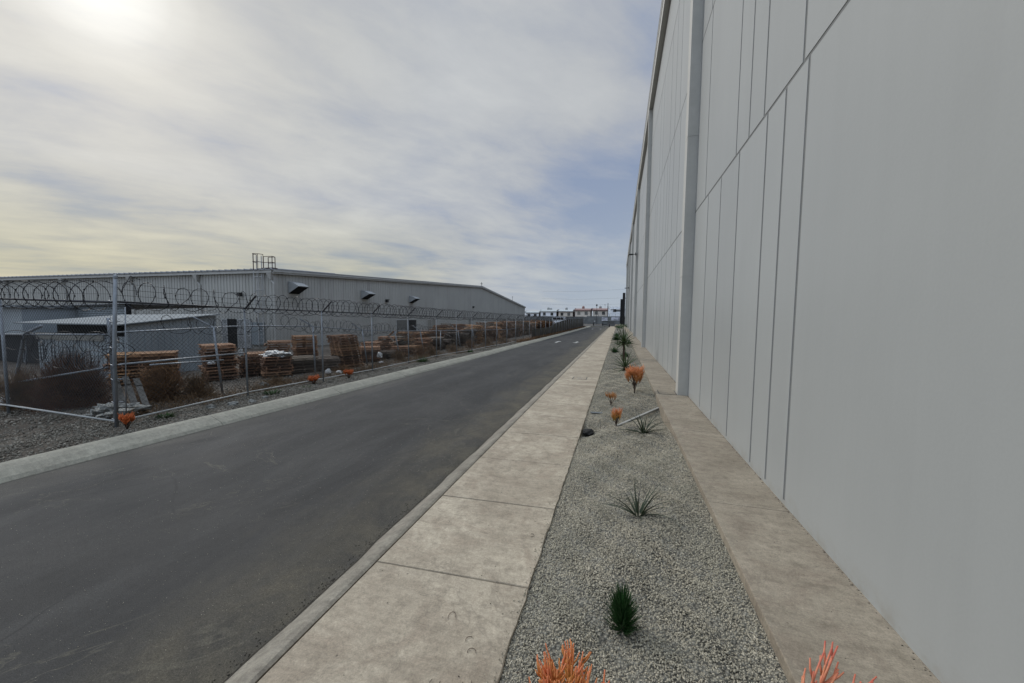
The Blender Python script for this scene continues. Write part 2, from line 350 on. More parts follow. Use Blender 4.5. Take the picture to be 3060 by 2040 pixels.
# ------------------------------------------------------------------ mesh builder
class MB:
    def __init__(s): s.v = []; s.f = []
    def add(s, vs, fs):
        o = len(s.v); s.v.extend(vs); s.f.extend([tuple(i + o for i in f) for f in fs]); return s
    def box(s, x0, x1, y0, y1, z0, z1, rot=None, org=None):
        vs = [(x, y, z) for x in (x0, x1) for y in (y0, y1) for z in (z0, z1)]
        if rot is not None:
            og = Vector(org or (0, 0, 0)); vs = [tuple(rot @ Vector(p) + og) for p in vs]
        return s.add(vs, [(0, 1, 3, 2), (4, 6, 7, 5), (0, 4, 5, 1), (2, 3, 7, 6), (0, 2, 6, 4), (1, 5, 7, 3)])
    def tube(s, pts, r, n=6, r2=None, cap=True):
        pts = [Vector(p) for p in pts]; o = len(s.v); L = len(pts)
        if r2 is None: r2 = r
        up = None
        for i, p in enumerate(pts):
            d = (pts[min(i + 1, L - 1)] - pts[max(i - 1, 0)])
            if d.length < 1e-9: d = Vector((0, 0, 1))
            d.normalize()
            if up is None:
                up = d.orthogonal().normalized()
            else:
                up = (up - d * up.dot(d))
                up = up.normalized() if up.length > 1e-6 else d.orthogonal().normalized()
            b = d.cross(up)
            rr = r + (r2 - r) * i / max(1, L - 1)
            for j in range(n):
                a = 2 * PI * j / n
                s.v.append(tuple(p + up * (rr * math.cos(a)) + b * (rr * math.sin(a))))
        for i in range(L - 1):
            for j in range(n):
                a = o + i * n + j; b_ = o + i * n + (j + 1) % n
                s.f.append((a, b_, b_ + n, a + n))
        if cap and n > 2:
            s.f.append(tuple(o + j for j in reversed(range(n)))); s.f.append(tuple(o + (L - 1) * n + j for j in range(n)))
        return s
    def strip(s, pts, wd, fold=0.25):
        """blade leaf: tapering channelled strip"""
        pts = [Vector(p) for p in pts]; L = len(pts); o = len(s.v)
        for i, p in enumerate(pts):
            d = (pts[min(i + 1, L - 1)] - pts[max(i - 1, 0)]).normalized()
            sd = d.cross(Vector((0, 0, 1)))
            sd = sd.normalized() if sd.length > 1e-3 else Vector((1, 0, 0))
            nn = sd.cross(d)
            t = i / (L - 1); ww = wd * (1 - t) ** 0.7 * min(1, 0.6 + t * 3) + 0.0006
            s.v += [tuple(p - sd * ww + nn * ww * fold * 2), tuple(p), tuple(p + sd * ww + nn * ww * fold * 2), tuple(p - nn * ww * 0.4)]
        for i in range(L - 1):
            a = o + 4 * i
            s.f += [(a, a + 1, a + 5, a + 4), (a + 1, a + 2, a + 6, a + 5), (a + 3, a, a + 4, a + 7), (a + 2, a + 3, a + 7, a + 6)]
        return s
    def lathe(s, prof, cx=0, cy=0, n=14):
        o = len(s.v)
        for r, z in prof:
            for j in range(n):
                a = 2 * PI * j / n; s.v.append((cx + r * math.cos(a), cy + r * math.sin(a), z))
        for i in range(len(prof) - 1):
            for j in range(n):
                a = o + i * n + j; b = o + i * n + (j + 1) % n
                s.f.append((a, b, b + n, a + n))
        return s
    def mesh(s, name):
        me = bpy.data.meshes.new(name); me.from_pydata(s.v, [], s.f); me.update(); return me
    def build(s, name, m, parent=None, smooth=False):
        me = s.mesh(name); me.materials.append(M[m] if isinstance(m, str) else m)
        if smooth: me.polygons.foreach_set('use_smooth', [True] * len(me.polygons))
        o = bpy.data.objects.new(name, me); COL.objects.link(o)
        if parent is not None: o.parent = parent
        return o


def tag(o, label=None, cat=None, group=None, kind=None):
    if label: o['label'] = label
    if cat: o['category'] = cat
    if group: o['group'] = group
    if kind: o['kind'] = kind
    return o


def empty(name, loc, label, cat, group=None, rz=0):
    o = bpy.data.objects.new(name, None); COL.objects.link(o)
    o.location = loc; o.rotation_euler.z = rz; o.empty_display_size = 0.1
    return tag(o, label, cat, group)


def local(o):  # shift helper: build in world coords, parented to an unrotated empty
    return Vector(o.location)


def build_w(mb, name, m, parent, smooth=False):
    """mesh given in world coords, parented to an unrotated, unscaled thing"""
    L = parent.location
    mb.v = [(x - L.x, y - L.y, z - L.z) for x, y, z in mb.v]
    return mb.build(name, m, parent, smooth)


def vn(x, y, s=0):
    """cheap smooth value noise in [-1,1]"""
    return (math.sin(x * 1.7 + s) * math.cos(y * 1.3 - s * 2) + 0.6 * math.sin(x * 3.9 - y * 2.7 + s * 3) + 0.35 * math.sin(x * 7.1 + y * 6.3 + s)) / 1.95


def lerp_tab(tab, t):
    if t <= tab[0][0]: return tab[0][1]
    for (a, va), (b, vb) in zip(tab, tab[1:]):
        if t <= b: return va + (vb - va) * (t - a) / (b - a)
    return tab[-1][1]


CB = [(-12, -7.35), (2.6, -7.22), (5, -7.14), (11, -7.0), (20.2, -6.72), (45, -6.40), (87, -6.12)]
FX = [(4.35, -8.42), (6.95, -8.62), (9.2, -8.46), (11.5, -8.40), (14, -8.42), (16.4, -8.36), (18.1, -8.18), (20, -8.04), (24, -7.84), (40, -7.35), (80, -7.0)]
FZ = [(4.35, 2.29), (7, 2.23), (9.2, 2.19), (14, 2.12), (18, 2.04), (24, 1.94), (40, 1.82), (80, 1.9)]
cbx = lambda y: lerp_tab(CB, y)


def yard_z(x, y):
    if x > -9.2: b = 0.10
    elif x > -24: b = 0.10 - 0.55 * (-9.2 - x) / 14.8
    else: b = -0.45
    return b + 0.035 * vn(x * 1.1, y * 1.1, 1)


# ------------------------------------------------------------------ setting: ground, road, kerbs, pavement
def ground():
    ys = [-600, -100, -30, -12] + list(np.arange(-8, 40, 0.5)) + list(np.arange(40, 92, 2)) + [95, 110, 160, 300, 900, 3000]
    offs = [0.40, 0.55, 0.75, 1.0, 1.3, 1.6, 2.0, 2.4, 2.8, 3.3, 3.8, 4.4, 5.0, 5.8, 6.8, 8, 9.5, 11, 13, 15, 17, 20, 25, 40, 80, 250, 900, 3000]
    V, F = [], []
    cols = list(reversed(offs)) + ['r0', 'r1', 'r2', 'r3', 'r4']
    for y in ys:
        for c in cols:
            if c == 'r0': V.append((cbx(y) - 0.39, y, -0.06))
            elif c == 'r1': V.append((-1.5, y, -0.06))
            elif c == 'r2': V.append((1.0, y, -0.06))
            elif c == 'r3': V.append((60, y, -0.06))
            elif c == 'r4': V.append((3000, y, -0.06))
            else:
                x = cbx(y) - c
                if y > 87.5 or y < -12: z = -0.08 if c < 8 else -0.45
                else: z = yard_z(x, y) + (0.03 if c < 0.5 else 0)
                V.append((x, y, z))
    n = len(cols)
    for i in range(len(ys) - 1):
        for j in range(n - 1):
            a = i * n + j; F.append((a, a + 1, a + n + 1, a + n))
    mb = MB(); mb.add(V, F)
    tag(mb.build('ground', 'dirt', smooth=True), 'brown trodden dirt with sparse gravel behind the left kerb', kind='structure')


ground()


def grid(xs_of_y, ys, zf):
    V, F = [], []
    n = None
    for y in ys:
        xs = xs_of_y(y); n = len(xs)
        for x in xs: V.append((x, y, zf(x, y)))
    for i in range(len(ys) - 1):
        for j in range(n - 1):
            a = i * n + j; F.append((a, a + 1, a + n + 1, a + n))
    mb = MB(); mb.add(V, F); return mb


YR = list(np.arange(-10, 87.1, 1.0)) + [87.4]
tag(grid(lambda y: [cbx(y) - 0.02] + list(np.linspace(cbx(y) + .5, -2.6, 8)) + [-2.08], YR, lambda x, y: 0.004 * vn(x, y * .3)).build('road', 'asphalt'),
    'dark patched asphalt road between two kerbs', kind='structure')
rf = MB(); rf.box(-40, 1.2, 88.9, 119, -0.3, -0.034)
tag(rf.build('side_road', 'asphalt'), 'asphalt crossing beyond the far end of the road', kind='structure')

# left rolled kerb, cast in lengths with joints
kb = MB()
prof = [(0.02, -0.05), (0.0, 0.006), (-0.05, 0.05), (-0.20, 0.115), (-0.30, 0.145), (-0.36, 0.152), (-0.43, 0.150), (-0.45, 0.13), (-0.45, -0.1)]
yj = -10.0
rk = random.Random(3)
while yj < 87:
    L = 3.05
    ye = min(yj + L - 0.012, 87.4)
    V, F = [], []
    yy = list(np.linspace(yj, ye, 7))
    dz = rk.uniform(-.003, .003)
    for y in yy:
        for (ox, oz) in prof: V.append((cbx(y) + ox + 0.006 * vn(y * 2, ox * 9), y, oz + dz))
    n = len(prof)
    for i in range(6):
        for j in range(n - 1):
            a = i * n + j; F.append((a, a + n, a + n + 1, a + 1))
    F.append(tuple(range(n))); F.append(tuple(6 * n + j for j in reversed(range(n))))
    kb.add(V, F)
    yj += L
kbo = tag(kb.build('kerb', 'kerb2', smooth=False), 'pale rolled concrete kerb on the fence side of the road', kind='structure')
kc = MB(); kc.box(-6.4, -1.7, 87.4, 87.75, -0.05, 0.15)
tag(kc.build('kerb', 'kerb2'), 'concrete kerb across the far end of the road', kind='structure')

# right gutter kerb
gk = MB()
prof = [(-2.12, -0.05), (-2.10, 0.010), (-2.04, 0.035), (-1.97, 0.085), (-1.92, 0.108), (-1.87, 0.116), (-1.845, 0.108), (-1.842, -0.05)]
yj = -10.0
while yj < 80:
    V, F = [], []
    L = 3.6
    yy = list(np.linspace(yj, yj + L - 0.006, 13))
    for y in yy:
        for i, (px, oz) in enumerate(prof):
            wob = 0.016 * vn(y * 2.3, 1.0, 2) if i < 3 else 0.003 * vn(y * 4, i)
            V.append((px + wob, y, oz + 0.002 * vn(y * 5, i)))
    n = len(prof)
    for i in range(12):
        for j in range(n - 1):
            a = i * n + j; F.append((a, a + 1, a + n + 1, a + n))
    F.append(tuple(reversed(range(n)))); F.append(tuple(12 * n + j for j in range(n)))
    gk.add(V, F); yj += L
tag(gk.build('kerb', 'kerb'), 'low sloping concrete kerb edging the pavement', kind='structure')
# damp dirt caught in the gutter
gd = MB(); rg = random.Random(9)
V = []; F = []
ysg = list(np.arange(0.0, 40, 0.02))
for y in ysg:
    e0 = -2.098 + 0.016 * vn(y * 2.3, 1.0, 2)
    wd_ = max(0.003, 0.016 + 0.014 * vn(y * 1.3, 2, 1) + 0.007 * vn(y * 9, 1, 3) + rg.uniform(-.003, .004))
    V += [(e0 + .012, y, .018), (e0 - .3 * wd_, y, .012 + rg.uniform(0, .004)), (e0 - wd_, y, .003)]
for i in range(len(ysg) - 1):
    a = 3 * i; F += [(a, a + 3, a + 4, a + 1), (a + 1, a + 4, a + 5, a + 2)]
gd.add(V, F)
for i in range(900):
    y = rg.uniform(0.3, 14) if i % 2 else rg.uniform(0.3, 5); x = -2.11 - abs(rg.gauss(0, 0.05)); q = rg.uniform(.002, .006)
    gd.add([(x - q, y - q, .001), (x + q, y - q, .001), (x, y + 1.5 * q, .001), (x, y, .001 + q * 1.2)], [(0, 1, 3), (1, 2, 3), (2, 0, 3)])
tag(gd.build('gutter_debris', mat('dark_silt', (0.034, 0.029, 0.021), 0.95, 0.3, 20)), 'dark dirt crumbs lying along the pavement kerb', 'dirt', kind='stuff')

# pavement slabs
sw = MB(); rs = random.Random(5)
joints = [-10, -8.4, -7.2, -6, -4.8, -3.6, -2.4, -1.2, 0.05, 1.27, 2.50, 3.67, 4.85, 6.07, 7.27, 8.42]
while joints[-1] < 78: joints.append(joints[-1] + 1.2 + rs.uniform(-.04, .04))
def slabs(mb, joints, x0, x1, zt, zb, gap, jag=0.0, skew=0.06):
    for a, b in zip(joints, joints[1:]):
        dz = rs.uniform(-.0015, .0015); c = 0.006
        n = 12
        V = []; F = []
        # outline: left edge up, right edge (slightly ragged)
        lo = [(x0, a + gap), (x0, b - gap)]
        ri = [(x1 + jag * vn(yy * 6.5, 3, 4) + 0.4 * jag * vn(yy * 21, 1, 2), yy + skew) for yy in np.linspace(b - gap, a + gap, n)]
        ol = [(lo[0][0], lo[0][1])] + [(lo[1][0], lo[1][1])] + ri
        m = len(ol); cx = sum(p[0] for p in ol) / m; cy = sum(p[1] for p in ol) / m
        for (x, y) in ol:
            d = math.hypot(x - cx, y - cy); V.append((x + (cx - x) / d * c, y + (cy - y) / d * c, zt + dz))
        for (x, y) in ol: V.append((x, y, zt + dz - c))
        for (x, y) in ol: V.append((x, y, zb))
        F.append(tuple(reversed(range(m))))
        for i in range(m):
            j = (i + 1) % m
            F += [(i, j, m + j, m + i), (m + i, m + j, 2 * m + j, 2 * m + i)]
        mb.add(V, F)
slabs(sw, joints, -1.818, -0.58, 0.13, -0.04, 0.0045, 0.012)
tag(sw.build('pavement', 'sidewalk'), 'stained concrete pavement with sawn joints', kind='structure')
swb = MB(); swb.box(-1.85, -0.62, -10, 78, -0.05, 0.06)
tag(swb.build('pavement_bed', 'reveal'), kind='structure')

# ledge along the wall
lj = [-10, -7.6, -5.2, -2.8, -0.4, 2.02, 3.93, 6.4, 9.05, 9.12, 11.6, 14.0, 16.4, 18.8, 21.2, 23.6]
while lj[-1] < 96: lj.append(lj[-1] + 2.4)
lg = MB(); slabs(lg, lj, 0.88, 1.60, 0.33, -0.05, 0.0015, 0.0, 0.0)
tag(lg.build('ledge', 'ledge'), 'raised concrete ledge at the foot of the tall wall', kind='structure')
lgb = MB(); lgb.box(0.9, 1.6, -10, 96, -0.05, 0.318)
tag(lgb.build('ledge_bed', 'reveal'), kind='structure')


wd2 = MB(); rg = random.Random(19)
for i in range(520):
    y = rg.uniform(1.2, 14); a = rg.random()
    x = 1.56 - abs(rg.gauss(0, .012)) if a < .8 else rg.uniform(.92, 1.54)
    q = rg.uniform(.002, .007) * (1 if a < .8 else .8)
    an = rg.uniform(0, 6)
    wd2.add([(x + q * math.cos(an + t) * 1.5, y + q * math.sin(an + t), .3305) for t in (0, 2, 4)] + [(x, y, .3305 + q * .8)], [(0, 1, 3), (1, 2, 3), (2, 0, 3)])
for i in range(160):
    y = rg.uniform(1.2, 16); x = rg.uniform(-1.8, -.62); q = rg.uniform(.0015, .005); an = rg.uniform(0, 6)
    wd2.add([(x + q * math.cos(an + t) * 1.6, y + q * math.sin(an + t), .1315) for t in (0, 2, 4)] + [(x, y, .1315 + q * .8)], [(0, 1, 3), (1, 2, 3), (2, 0, 3)])
tag(wd2.build('grit', mat('dark_grit', (0.05, 0.042, 0.033), 0.95, 0.3, 20)), 'dark grit scattered on the ledge and pavement', 'dirt', kind='stuff')


def gz(x, y):
    t = min(1, max(0, (x + 0.58) / 1.46))
    z = 0.105 + 0.15 * t ** 0.8
    z += 0.055 * vn(x * 2.2, y * 1.8, 5) * min(1, t * 5, (1 - t) * 5) * (1 if 0.05 < t < 0.97 else 0.3)
    # hump and gully across the bed
    z += 0.05 * math.exp(-((y - 5.0 + x * 1.2) / 1.0) ** 2) * t * (1 - t) * 4
    z -= 0.17 * math.exp(-((y - 7.9) / 1.1) ** 2) * t
    z -= 0.10 * math.exp(-(((y - 6.6) / 0.35) ** 2 + ((x + 0.5) / 0.18) ** 2))
    return min(z, 0.30)


ysb = list(np.arange(-9, 20, 0.12)) + list(np.arange(20, 80, 0.8))
tag(grid(lambda y: [-0.585] + list(np.linspace(-0.54, 0.85, 16)) + [0.882], ysb, gz).build('gravel_bed', 'gbase', smooth=True),
    'grey gravel planting strip between pavement and ledge', kind='structure')


def pebbles(name, m, pts, sizes, seed, label):
    rng = np.random.default_rng(seed); n = len(pts)
    b = np.array([(1, 0, 0), (-1, 0, 0), (0, 1, 0), (0, -1, 0), (0, 0, 1), (0, 0, -1)], float)
    f = np.array([(0, 2, 4), (2, 1, 4), (1, 3, 4), (3, 0, 4), (2, 0, 5), (1, 2, 5), (3, 1, 5), (0, 3, 5)])
    # random shapes: scale per axis, shear noise, rotate
    sc = sizes[:, None, None] * rng.uniform(0.55, 1.15, (n, 1, 3)) * np.array([1, 1, 0.75])
    vs = b[None] * sc + rng.normal(0, 0.22, (n, 6, 3)) * sizes[:, None, None]
    q = rng.normal(0, 1, (n, 4)); q /= np.linalg.norm(q, axis=1)[:, None]
    w_, x, y, z = q.T
    Rm = np.stack([1 - 2 * (y * y + z * z), 2 * (x * y - z * w_), 2 * (x * z + y * w_), 2 * (x * y + z * w_), 1 - 2 * (x * x + z * z), 2 * (y * z - x * w_),
                   2 * (x * z - y * w_), 2 * (y * z + x * w_), 1 - 2 * (x * x + y * y)], 1).reshape(n, 3, 3)
    vs = np.einsum('nij,nkj->nki', Rm, vs) + pts[:, None, :]
    fs = (f[None] + (np.arange(n) * 6)[:, None, None]).reshape(-1, 3)
    me = bpy.data.meshes.new(name)
    me.vertices.add(n * 6); me.vertices.foreach_set('co', vs.reshape(-1).astype(np.float32))
    me.loops.add(len(fs) * 3); me.loops.foreach_set('vertex_index', fs.reshape(-1).astype(np.int32))
    me.polygons.add(len(fs)); me.polygons.foreach_set('loop_start', np.arange(0, len(fs) * 3, 3, dtype=np.int32))
    me.update(calc_edges=True)
    at = me.attributes.new('tint', 'FLOAT', 'FACE')
    at.data.foreach_set('value', np.repeat(rng.beta(2, 2, n), 8).astype(np.float32))
    me.materials.append(M[m])
    o = bpy.data.objects.new(name, me); COL.objects.link(o)
    return tag(o, label, 'gravel', kind='stuff')


def scatter(n, xf, y0, y1, size, zf, seed, power=1.0):
    rng = np.random.default_rng(seed)
    t = rng.uniform(0, 1, n) ** power
    ys_ = y0 + (y1 - y0) * t
    xs_ = np.array([xf(y, r) for y, r in zip(ys_, rng.uniform(0, 1, n))])
    s = size * (0.5 + 0.9 * rng.beta(1.6, 2.6, n)) * (1 + 0.02 * ys_)
    zs = np.array([zf(a, b) for a, b in zip(xs_, ys_)]) + s * rng.uniform(-0.1, 0.55, n)
    return np.stack([xs_, ys_, zs], 1), s


p1, s1 = scatter(64000, lambda y, r: -0.595 + 1.475 * r, 0.9, 5.2, 0.0079, gz, 1)
p2, s2 = scatter(46000, lambda y, r: -0.595 + 1.475 * r, 5.2, 14, 0.0094, gz, 2, 1.3)
p3, s3 = scatter(9000, lambda y, r: -0.60 + 1.48 * r, 14, 34, 0.013, gz, 3, 1.3)
pe, se = scatter(420, lambda y, r: -0.59 - 0.07 * r ** 3, 1.2, 9, 0.006, lambda x, y: 0.132, 4, 1.3)
pebbles('gravel', 'stones', np.concatenate([p1, p2, p3, pe]), np.concatenate([s1, s2, s3, se]), 11, 'loose grey crushed gravel filling the planting strip')
q1, t1 = scatter(26000, lambda y, r: (cbx(y) - 0.46) - (max(0.35, min(2.0 if y < 4.4 else 1.25, 1.6))) * r ** 1.15, -1.0, 12, 0.017, lambda x, y: yard_z(x, y), 5, 1.0)
q2, t2 = scatter(9000, lambda y, r: (cbx(y) - 0.46) - 0.8 * r, 12, 30, 0.020, lambda x, y: yard_z(x, y), 6, 1.2)
q3, t3 = scatter(9000, lambda y, r: -8.6 - 5.5 * r, -1.0, 5.0, 0.02, lambda x, y: yard_z(x, y), 8, 1.0)
q4, t4 = scatter(6000, lambda y, r: -8.5 - 5.5 * r, 4.0, 22, 0.026, lambda x, y: yard_z(x, y), 9, 1.2)
pebbles('gravel', 'stones2', np.concatenate([q1, q2, q3, q4]), np.concatenate([t1, t2, t3, t4]), 12, 'coarse dull gravel along the verge and under the fence')

# painted arrows
def arrow(name, cx, cy, L, wd, flip, label):
    pts = [(-.08, -L / 2), (.08, -L / 2), (.08, L * .12), (wd / 2, L * .12), (0, L / 2), (-wd / 2, L * .12), (-.08, L * .12)]
    if flip: pts = [(-x, -y) for x, y in pts]
    mb = MB(); mb.add([(cx + x, cy + y, 0.009) for x, y in pts] + [(cx + x, cy + y, 0.005) for x, y in pts],
                      [(0, 1, 2, 6), (2, 3, 4, 5, 6)][:2])
    tag(mb.build(name, 'paint'), label, kind='structure')
arrow('road_arrow', -4.95, 31.6, 2.4, 0.62, False, 'white painted arrow on the left lane of the road')
arrow('road_arrow', -3.40, 31.9, 2.2, 0.62, True, 'white painted arrow on the right lane of the road')
arrow('road_arrow', -4.6, 70, 3.2, 0.7, False, 'faint far arrow on the left lane')
arrow('road_arrow', -3.2, 71, 3.2, 0.7, True, 'faint far arrow on the right lane')

# inspection covers and a drain strip in the bed
cv = MB(); cv.box(-1.38, -0.96, 12.0, 12.5, 0.08, 0.136); c0 = cv
def ring(mb, x0, x1, y0, y1, z0, z1, t):
    mb.box(x0, x1, y0, y0 + t, z0, z1); mb.box(x0, x1, y1 - t, y1, z0, z1)
    mb.box(x0, x0 + t, y0 + t, y1 - t, z0, z1); mb.box(x1 - t, x1, y0 + t, y1 - t, z0, z1)
e = empty('access_cover', (-1.17, 12.25, 0.13), 'small rectangular cover with dark frame set in the pavement', 'cover')
b = MB(); b.box(-0.20, 0.20, -0.24, 0.24, -0.03, 0.004); b.build('lid', 'sidewalk', e)
b = MB(); ring(b, -0.225, 0.225, -0.265, 0.265, -0.03, 0.003, 0.022); b.build('frame', 'black', e)
b = MB(); b.box(-0.08, 0.08, -0.035, 0.035, 0.003, 0.006); b.build('handle', 'reveal', e)
e = empty('access_cover', (1.13, 9.6, 0.33), 'square concrete cover in the ledge beside the nearest pilaster', 'cover')
b = MB(); b.box(-0.17, 0.20, -0.25, 0.25, -0.03, 0.004); b.build('lid', 'ledge', e)
b = MB(); ring(b, -0.185, 0.215, -0.265, 0.265, -0.03, 0.003, 0.014); b.build('frame', 'black', e)
e = empty('edging_strip', (0.02, 7.05, gz(0.02, 7.05)), 'pale concrete strip crossing the gravel diagonally to the ledge', 'edging')
b = MB(); b.tube([(0, 0, 0.01), (0.86, 1.55, 0.05)], 0.03, 4); b.build('strip', 'pipe', e)

lit = MB(); rg = random.Random(23)
for i in range(150):
    y = 1.2 + 8 * rg.random() ** 1.4; x = rg.uniform(-.55, .85) if i % 3 else rg.uniform(-.6, -.48)
    z = gz(x, y) + .012; l = rg.uniform(.012, .04); an = rg.uniform(0, 6)
    lit.tube([(x, y, z), (x + l * .5 * math.cos(an), y + l * .5 * math.sin(an), z + .006), (x + l * math.cos(an + .4), y + l * math.sin(an + .4), z)], .0016, 4)
tag(lit.build('plant_litter', 'stem'), 'short dry twigs and litter strewn on the gravel', 'litter', kind='stuff')

# ------------------------------------------------------------------ tall warehouse on the right
W = 1.565
wh = empty('warehouse', (W, 0, 0.33), 'tall pale grey warehouse with scored wall panels, right of the pavement', 'warehouse')
bays = [-5.2, 9.33, 24.0, 37.9, 51.8, 65.1, 78.4, 91.6]
bands = [(0.36, 4.44), (4.46, 8.03), (8.05, 12.09), (12.11, 14.2)]
first = {0: [4.08, 4.56, 5.06, 6.10, 7.08, 8.02], 1: [4.2, 5.18, 5.72, 6.28, 8.3], 2: [5.4, 6.3, 8.4], 3: []}
later = {0: [2.6, 3.7, 5.4, 6.9, 8.2, 9.6], 1: [2.7, 4.1, 5.3, 6.0, 7.0, 8.1, 9.4, 10.6], 2: [3.0, 4.2, 5.6, 7.9, 9.0], 3: [4.2]}
pn = MB()
for bi in range(len(bays) - 1):
    y0, y1 = bays[bi] + (0.36), bays[bi + 1] + 0.02
    for bd, (z0, z1) in enumerate(bands):
        cuts = first[bd] if bi == 0 else [bays[bi] + t + 0.15 * math.sin(bi * 5 + t) for t in later[bd]]
        ed = [y0] + sorted(cuts) + [y1]
        for a, b_ in zip(ed, ed[1:]):
            pn.box(W, W + 0.05, a + 0.022, b_ - 0.022, z0 + 0.008, z1 - 0.008)
build_w(pn, 'wall_panels', 'panel', wh)
bk = MB(); bk.box(W + 0.005, 42, -9, 96, -0.05, 14.2); build_w(bk, 'wall', 'reveal', wh)
bs = MB(); bs.box(W + 0.002, W + 0.1, -9, 96, 0.2, 0.372); build_w(bs, 'base_strip', 'panel', wh)
rz = MB(); rz.box(W - 0.1, 42, -9, 96, 14.94, 15.1); build_w(rz, 'roof', 'flash', wh)
for i, y in enumerate(bays):
    p = MB(); zs = [0.325, 3.05, 6.12, 9.2, 12.2, 14.2]
    for a, b_ in zip(zs, zs[1:]):
        p.box(1.35, W + 0.05, y, y + 0.34, a, b_ - 0.008)
    p.box(1.358, W + 0.04, y + 0.008, y + 0.332, 0.33, 14.19)
    build_w(p, 'pilaster', 'pilaster', wh)
pp = MB(); pp.box(1.345, W + 0.1, -9, 96.2, 14.2, 14.9); build_w(pp, 'parapet', 'pilaster', wh)
pc = MB(); pc.box(1.31, 1.75, -9, 96.4, 14.9, 14.96); pc.box(1.325, 1.345, -9, 96.4, 14.66, 14.9); build_w(pc, 'parapet_cap', 'flash', wh)
for (yy, zz) in ((37.7, 8.1), (65.0, 7.0), (91.0, 6.6), (93.5, 1.9)):
    a = MB(); a.tube([(1.5, yy, zz), (1.1, yy, zz - 0.03)], 0.03, 6); a.box(0.75, 1.12, yy - .12, yy + .12, zz - 0.08, zz + 0.02)
    a.box(1.30, 1.36, yy - .09, yy + .09, zz - .12, zz + .12)
    build_w(a, 'wall_lamp', 'black', wh)
fr = MB(); fr.box(0.72, 1.30, 95.0, 99, -.05, 8.1); build_w(fr, 'entrance_fin', 'black', wh)
fr = MB(); fr.box(0.22, 0.70, 96.0, 99, -.05, 6.65); fr.box(-1.1, 0.22, 96.4, 97.4, 3.62, 3.95); build_w(fr, 'entrance_portal', 'black', wh)

# ------------------------------------------------------------------ metal warehouse on the left
GX, SY, RY, FY = -24.0, 21.6, 64.0, 96.8
BZ = -0.5
roofz = lambda y: 5.22 + (y - SY) / (RY - SY) * (7.42 - 5.22) if y < RY else 7.42 - (y - RY) / (FY - RY) * (7.42 - 4.62)
mw = empty('metal_warehouse', (GX, SY, BZ), 'long grey corrugated metal warehouse behind the pallet yard', 'warehouse')
g = MB()
pr = [(SY, BZ), (FY, BZ), (FY, roofz(FY)), (RY, roofz(RY)), (SY, roofz(SY))]
V = [(GX, y, z) for y, z in pr] + [(GX - 0.2, y, z) for y, z in pr]
g.add(V, [(0, 1, 2, 3, 4), (9, 8, 7, 6, 5)])
y = SY + 0.15
while y < FY:
    g.box(GX, GX + 0.035, y - 0.03, y + 0.03, BZ, roofz(y) - 0.12); y += 0.305
build_w(g, 'gable_wall', 'siding', mw)
s_ = MB(); s_.box(-80, GX - 0.001, SY, SY + 0.2, BZ, 5.2)
x = GX - 0.2
while x > -80:
    s_.box(x - 0.03, x + 0.03, SY - 0.035, SY, BZ, 5.05); x -= 0.305
build_w(s_, 'side_wall', 'siding', mw)
bw = MB(); bw.box(-80, GX - .2, FY - 0.2, FY, BZ, 4.6); build_w(bw, 'back_wall', 'siding', mw)
rr = MB()
for (ya, yb) in ((SY - 0.30, RY), (RY, FY + 0.25)):
    za, zb = roofz(ya) + 0.06, roofz(yb) + 0.06
    rr.add([(GX + 0.25, ya, za), (GX + 0.25, yb, zb), (-80, yb, zb), (-80, ya, za),
            (GX + 0.25, ya, za + .07), (GX + 0.25, yb, zb + .07), (-80, yb, zb + .07), (-80, ya, za + .07)],
           [(0, 1, 2, 3), (7, 6, 5, 4), (0, 4, 5, 1), (2, 6, 7, 3), (0, 3, 7, 4), (1, 5, 6, 2)])
x = GX + 0.1
while x > -78:   # standing seams show as a wavy eave
    rr.tube([(x, SY - 0.33, roofz(SY) + 0.12), (x, SY + 6, roofz(SY + 6) + 0.135)], 0.06, 6); x -= 0.61
build_w(rr, 'roof', 'roof', mw)
rk_ = MB()
for (ya, yb) in ((SY - 0.2, RY), (RY, FY + 0.2)):
    for (o, t0, t1) in ((0.0, -0.20, -0.02), (0.05, -0.08, 0.08)):
        za, zb = roofz(ya), roofz(yb)
        xa, xb = GX + 0.05, GX + 0.20 + o
        rk_.add([(xa, ya, za + t0), (xb, ya, za + t0), (xb, ya, za + t1), (xa, ya, za + t1),
                 (xa, yb, zb + t0), (xb, yb, zb + t0), (xb, yb, zb + t1), (xa, yb, zb + t1)],
                [(0, 1, 2, 3), (7, 6, 5, 4), (0, 4, 5, 1), (1, 5, 6, 2), (2, 6, 7, 3), (3, 7, 4, 0)])
build_w(rk_, 'rake_trim', 'trim', mw)
gt = MB(); gt.box(-80, GX + 0.1, SY - 0.26, SY - 0.02, 5.06, 5.24); build_w(gt, 'gutter', 'trim', mw)
ct = MB(); ct.box(GX - 0.06, GX + 0.045, SY - 0.05, SY + .14, BZ, 5.0); build_w(ct, 'corner_trim', 'trim', mw)
for xd in (-24.1, -31.3, -38.8, -47.5, -56):
    d = MB()
    zt = 5.08
    d.add([(xd - .22, SY - .34, zt), (xd + .22, SY - .34, zt), (xd + .22, SY - .04, zt), (xd - .22, SY - .04, zt),
           (xd - .08, SY - .22, zt - .5), (xd + .08, SY - .22, zt - .5), (xd + .08, SY - .06, zt - .5), (xd - .08, SY - .06, zt - .5)],
          [(0, 3, 2, 1), (0, 1, 5, 4), (1, 2, 6, 5), (2, 3, 7, 6), (3, 0, 4, 7), (4, 5, 6, 7)])
    d.tube([(xd, SY - .14, zt - .45), (xd + .05, SY - .12, zt - .62), (xd + .22, SY - .10, zt - .78), (xd + .22, SY - .10, BZ + .2)], 0.06, 8)
    build_w(d, 'downspout', 'trim', mw)
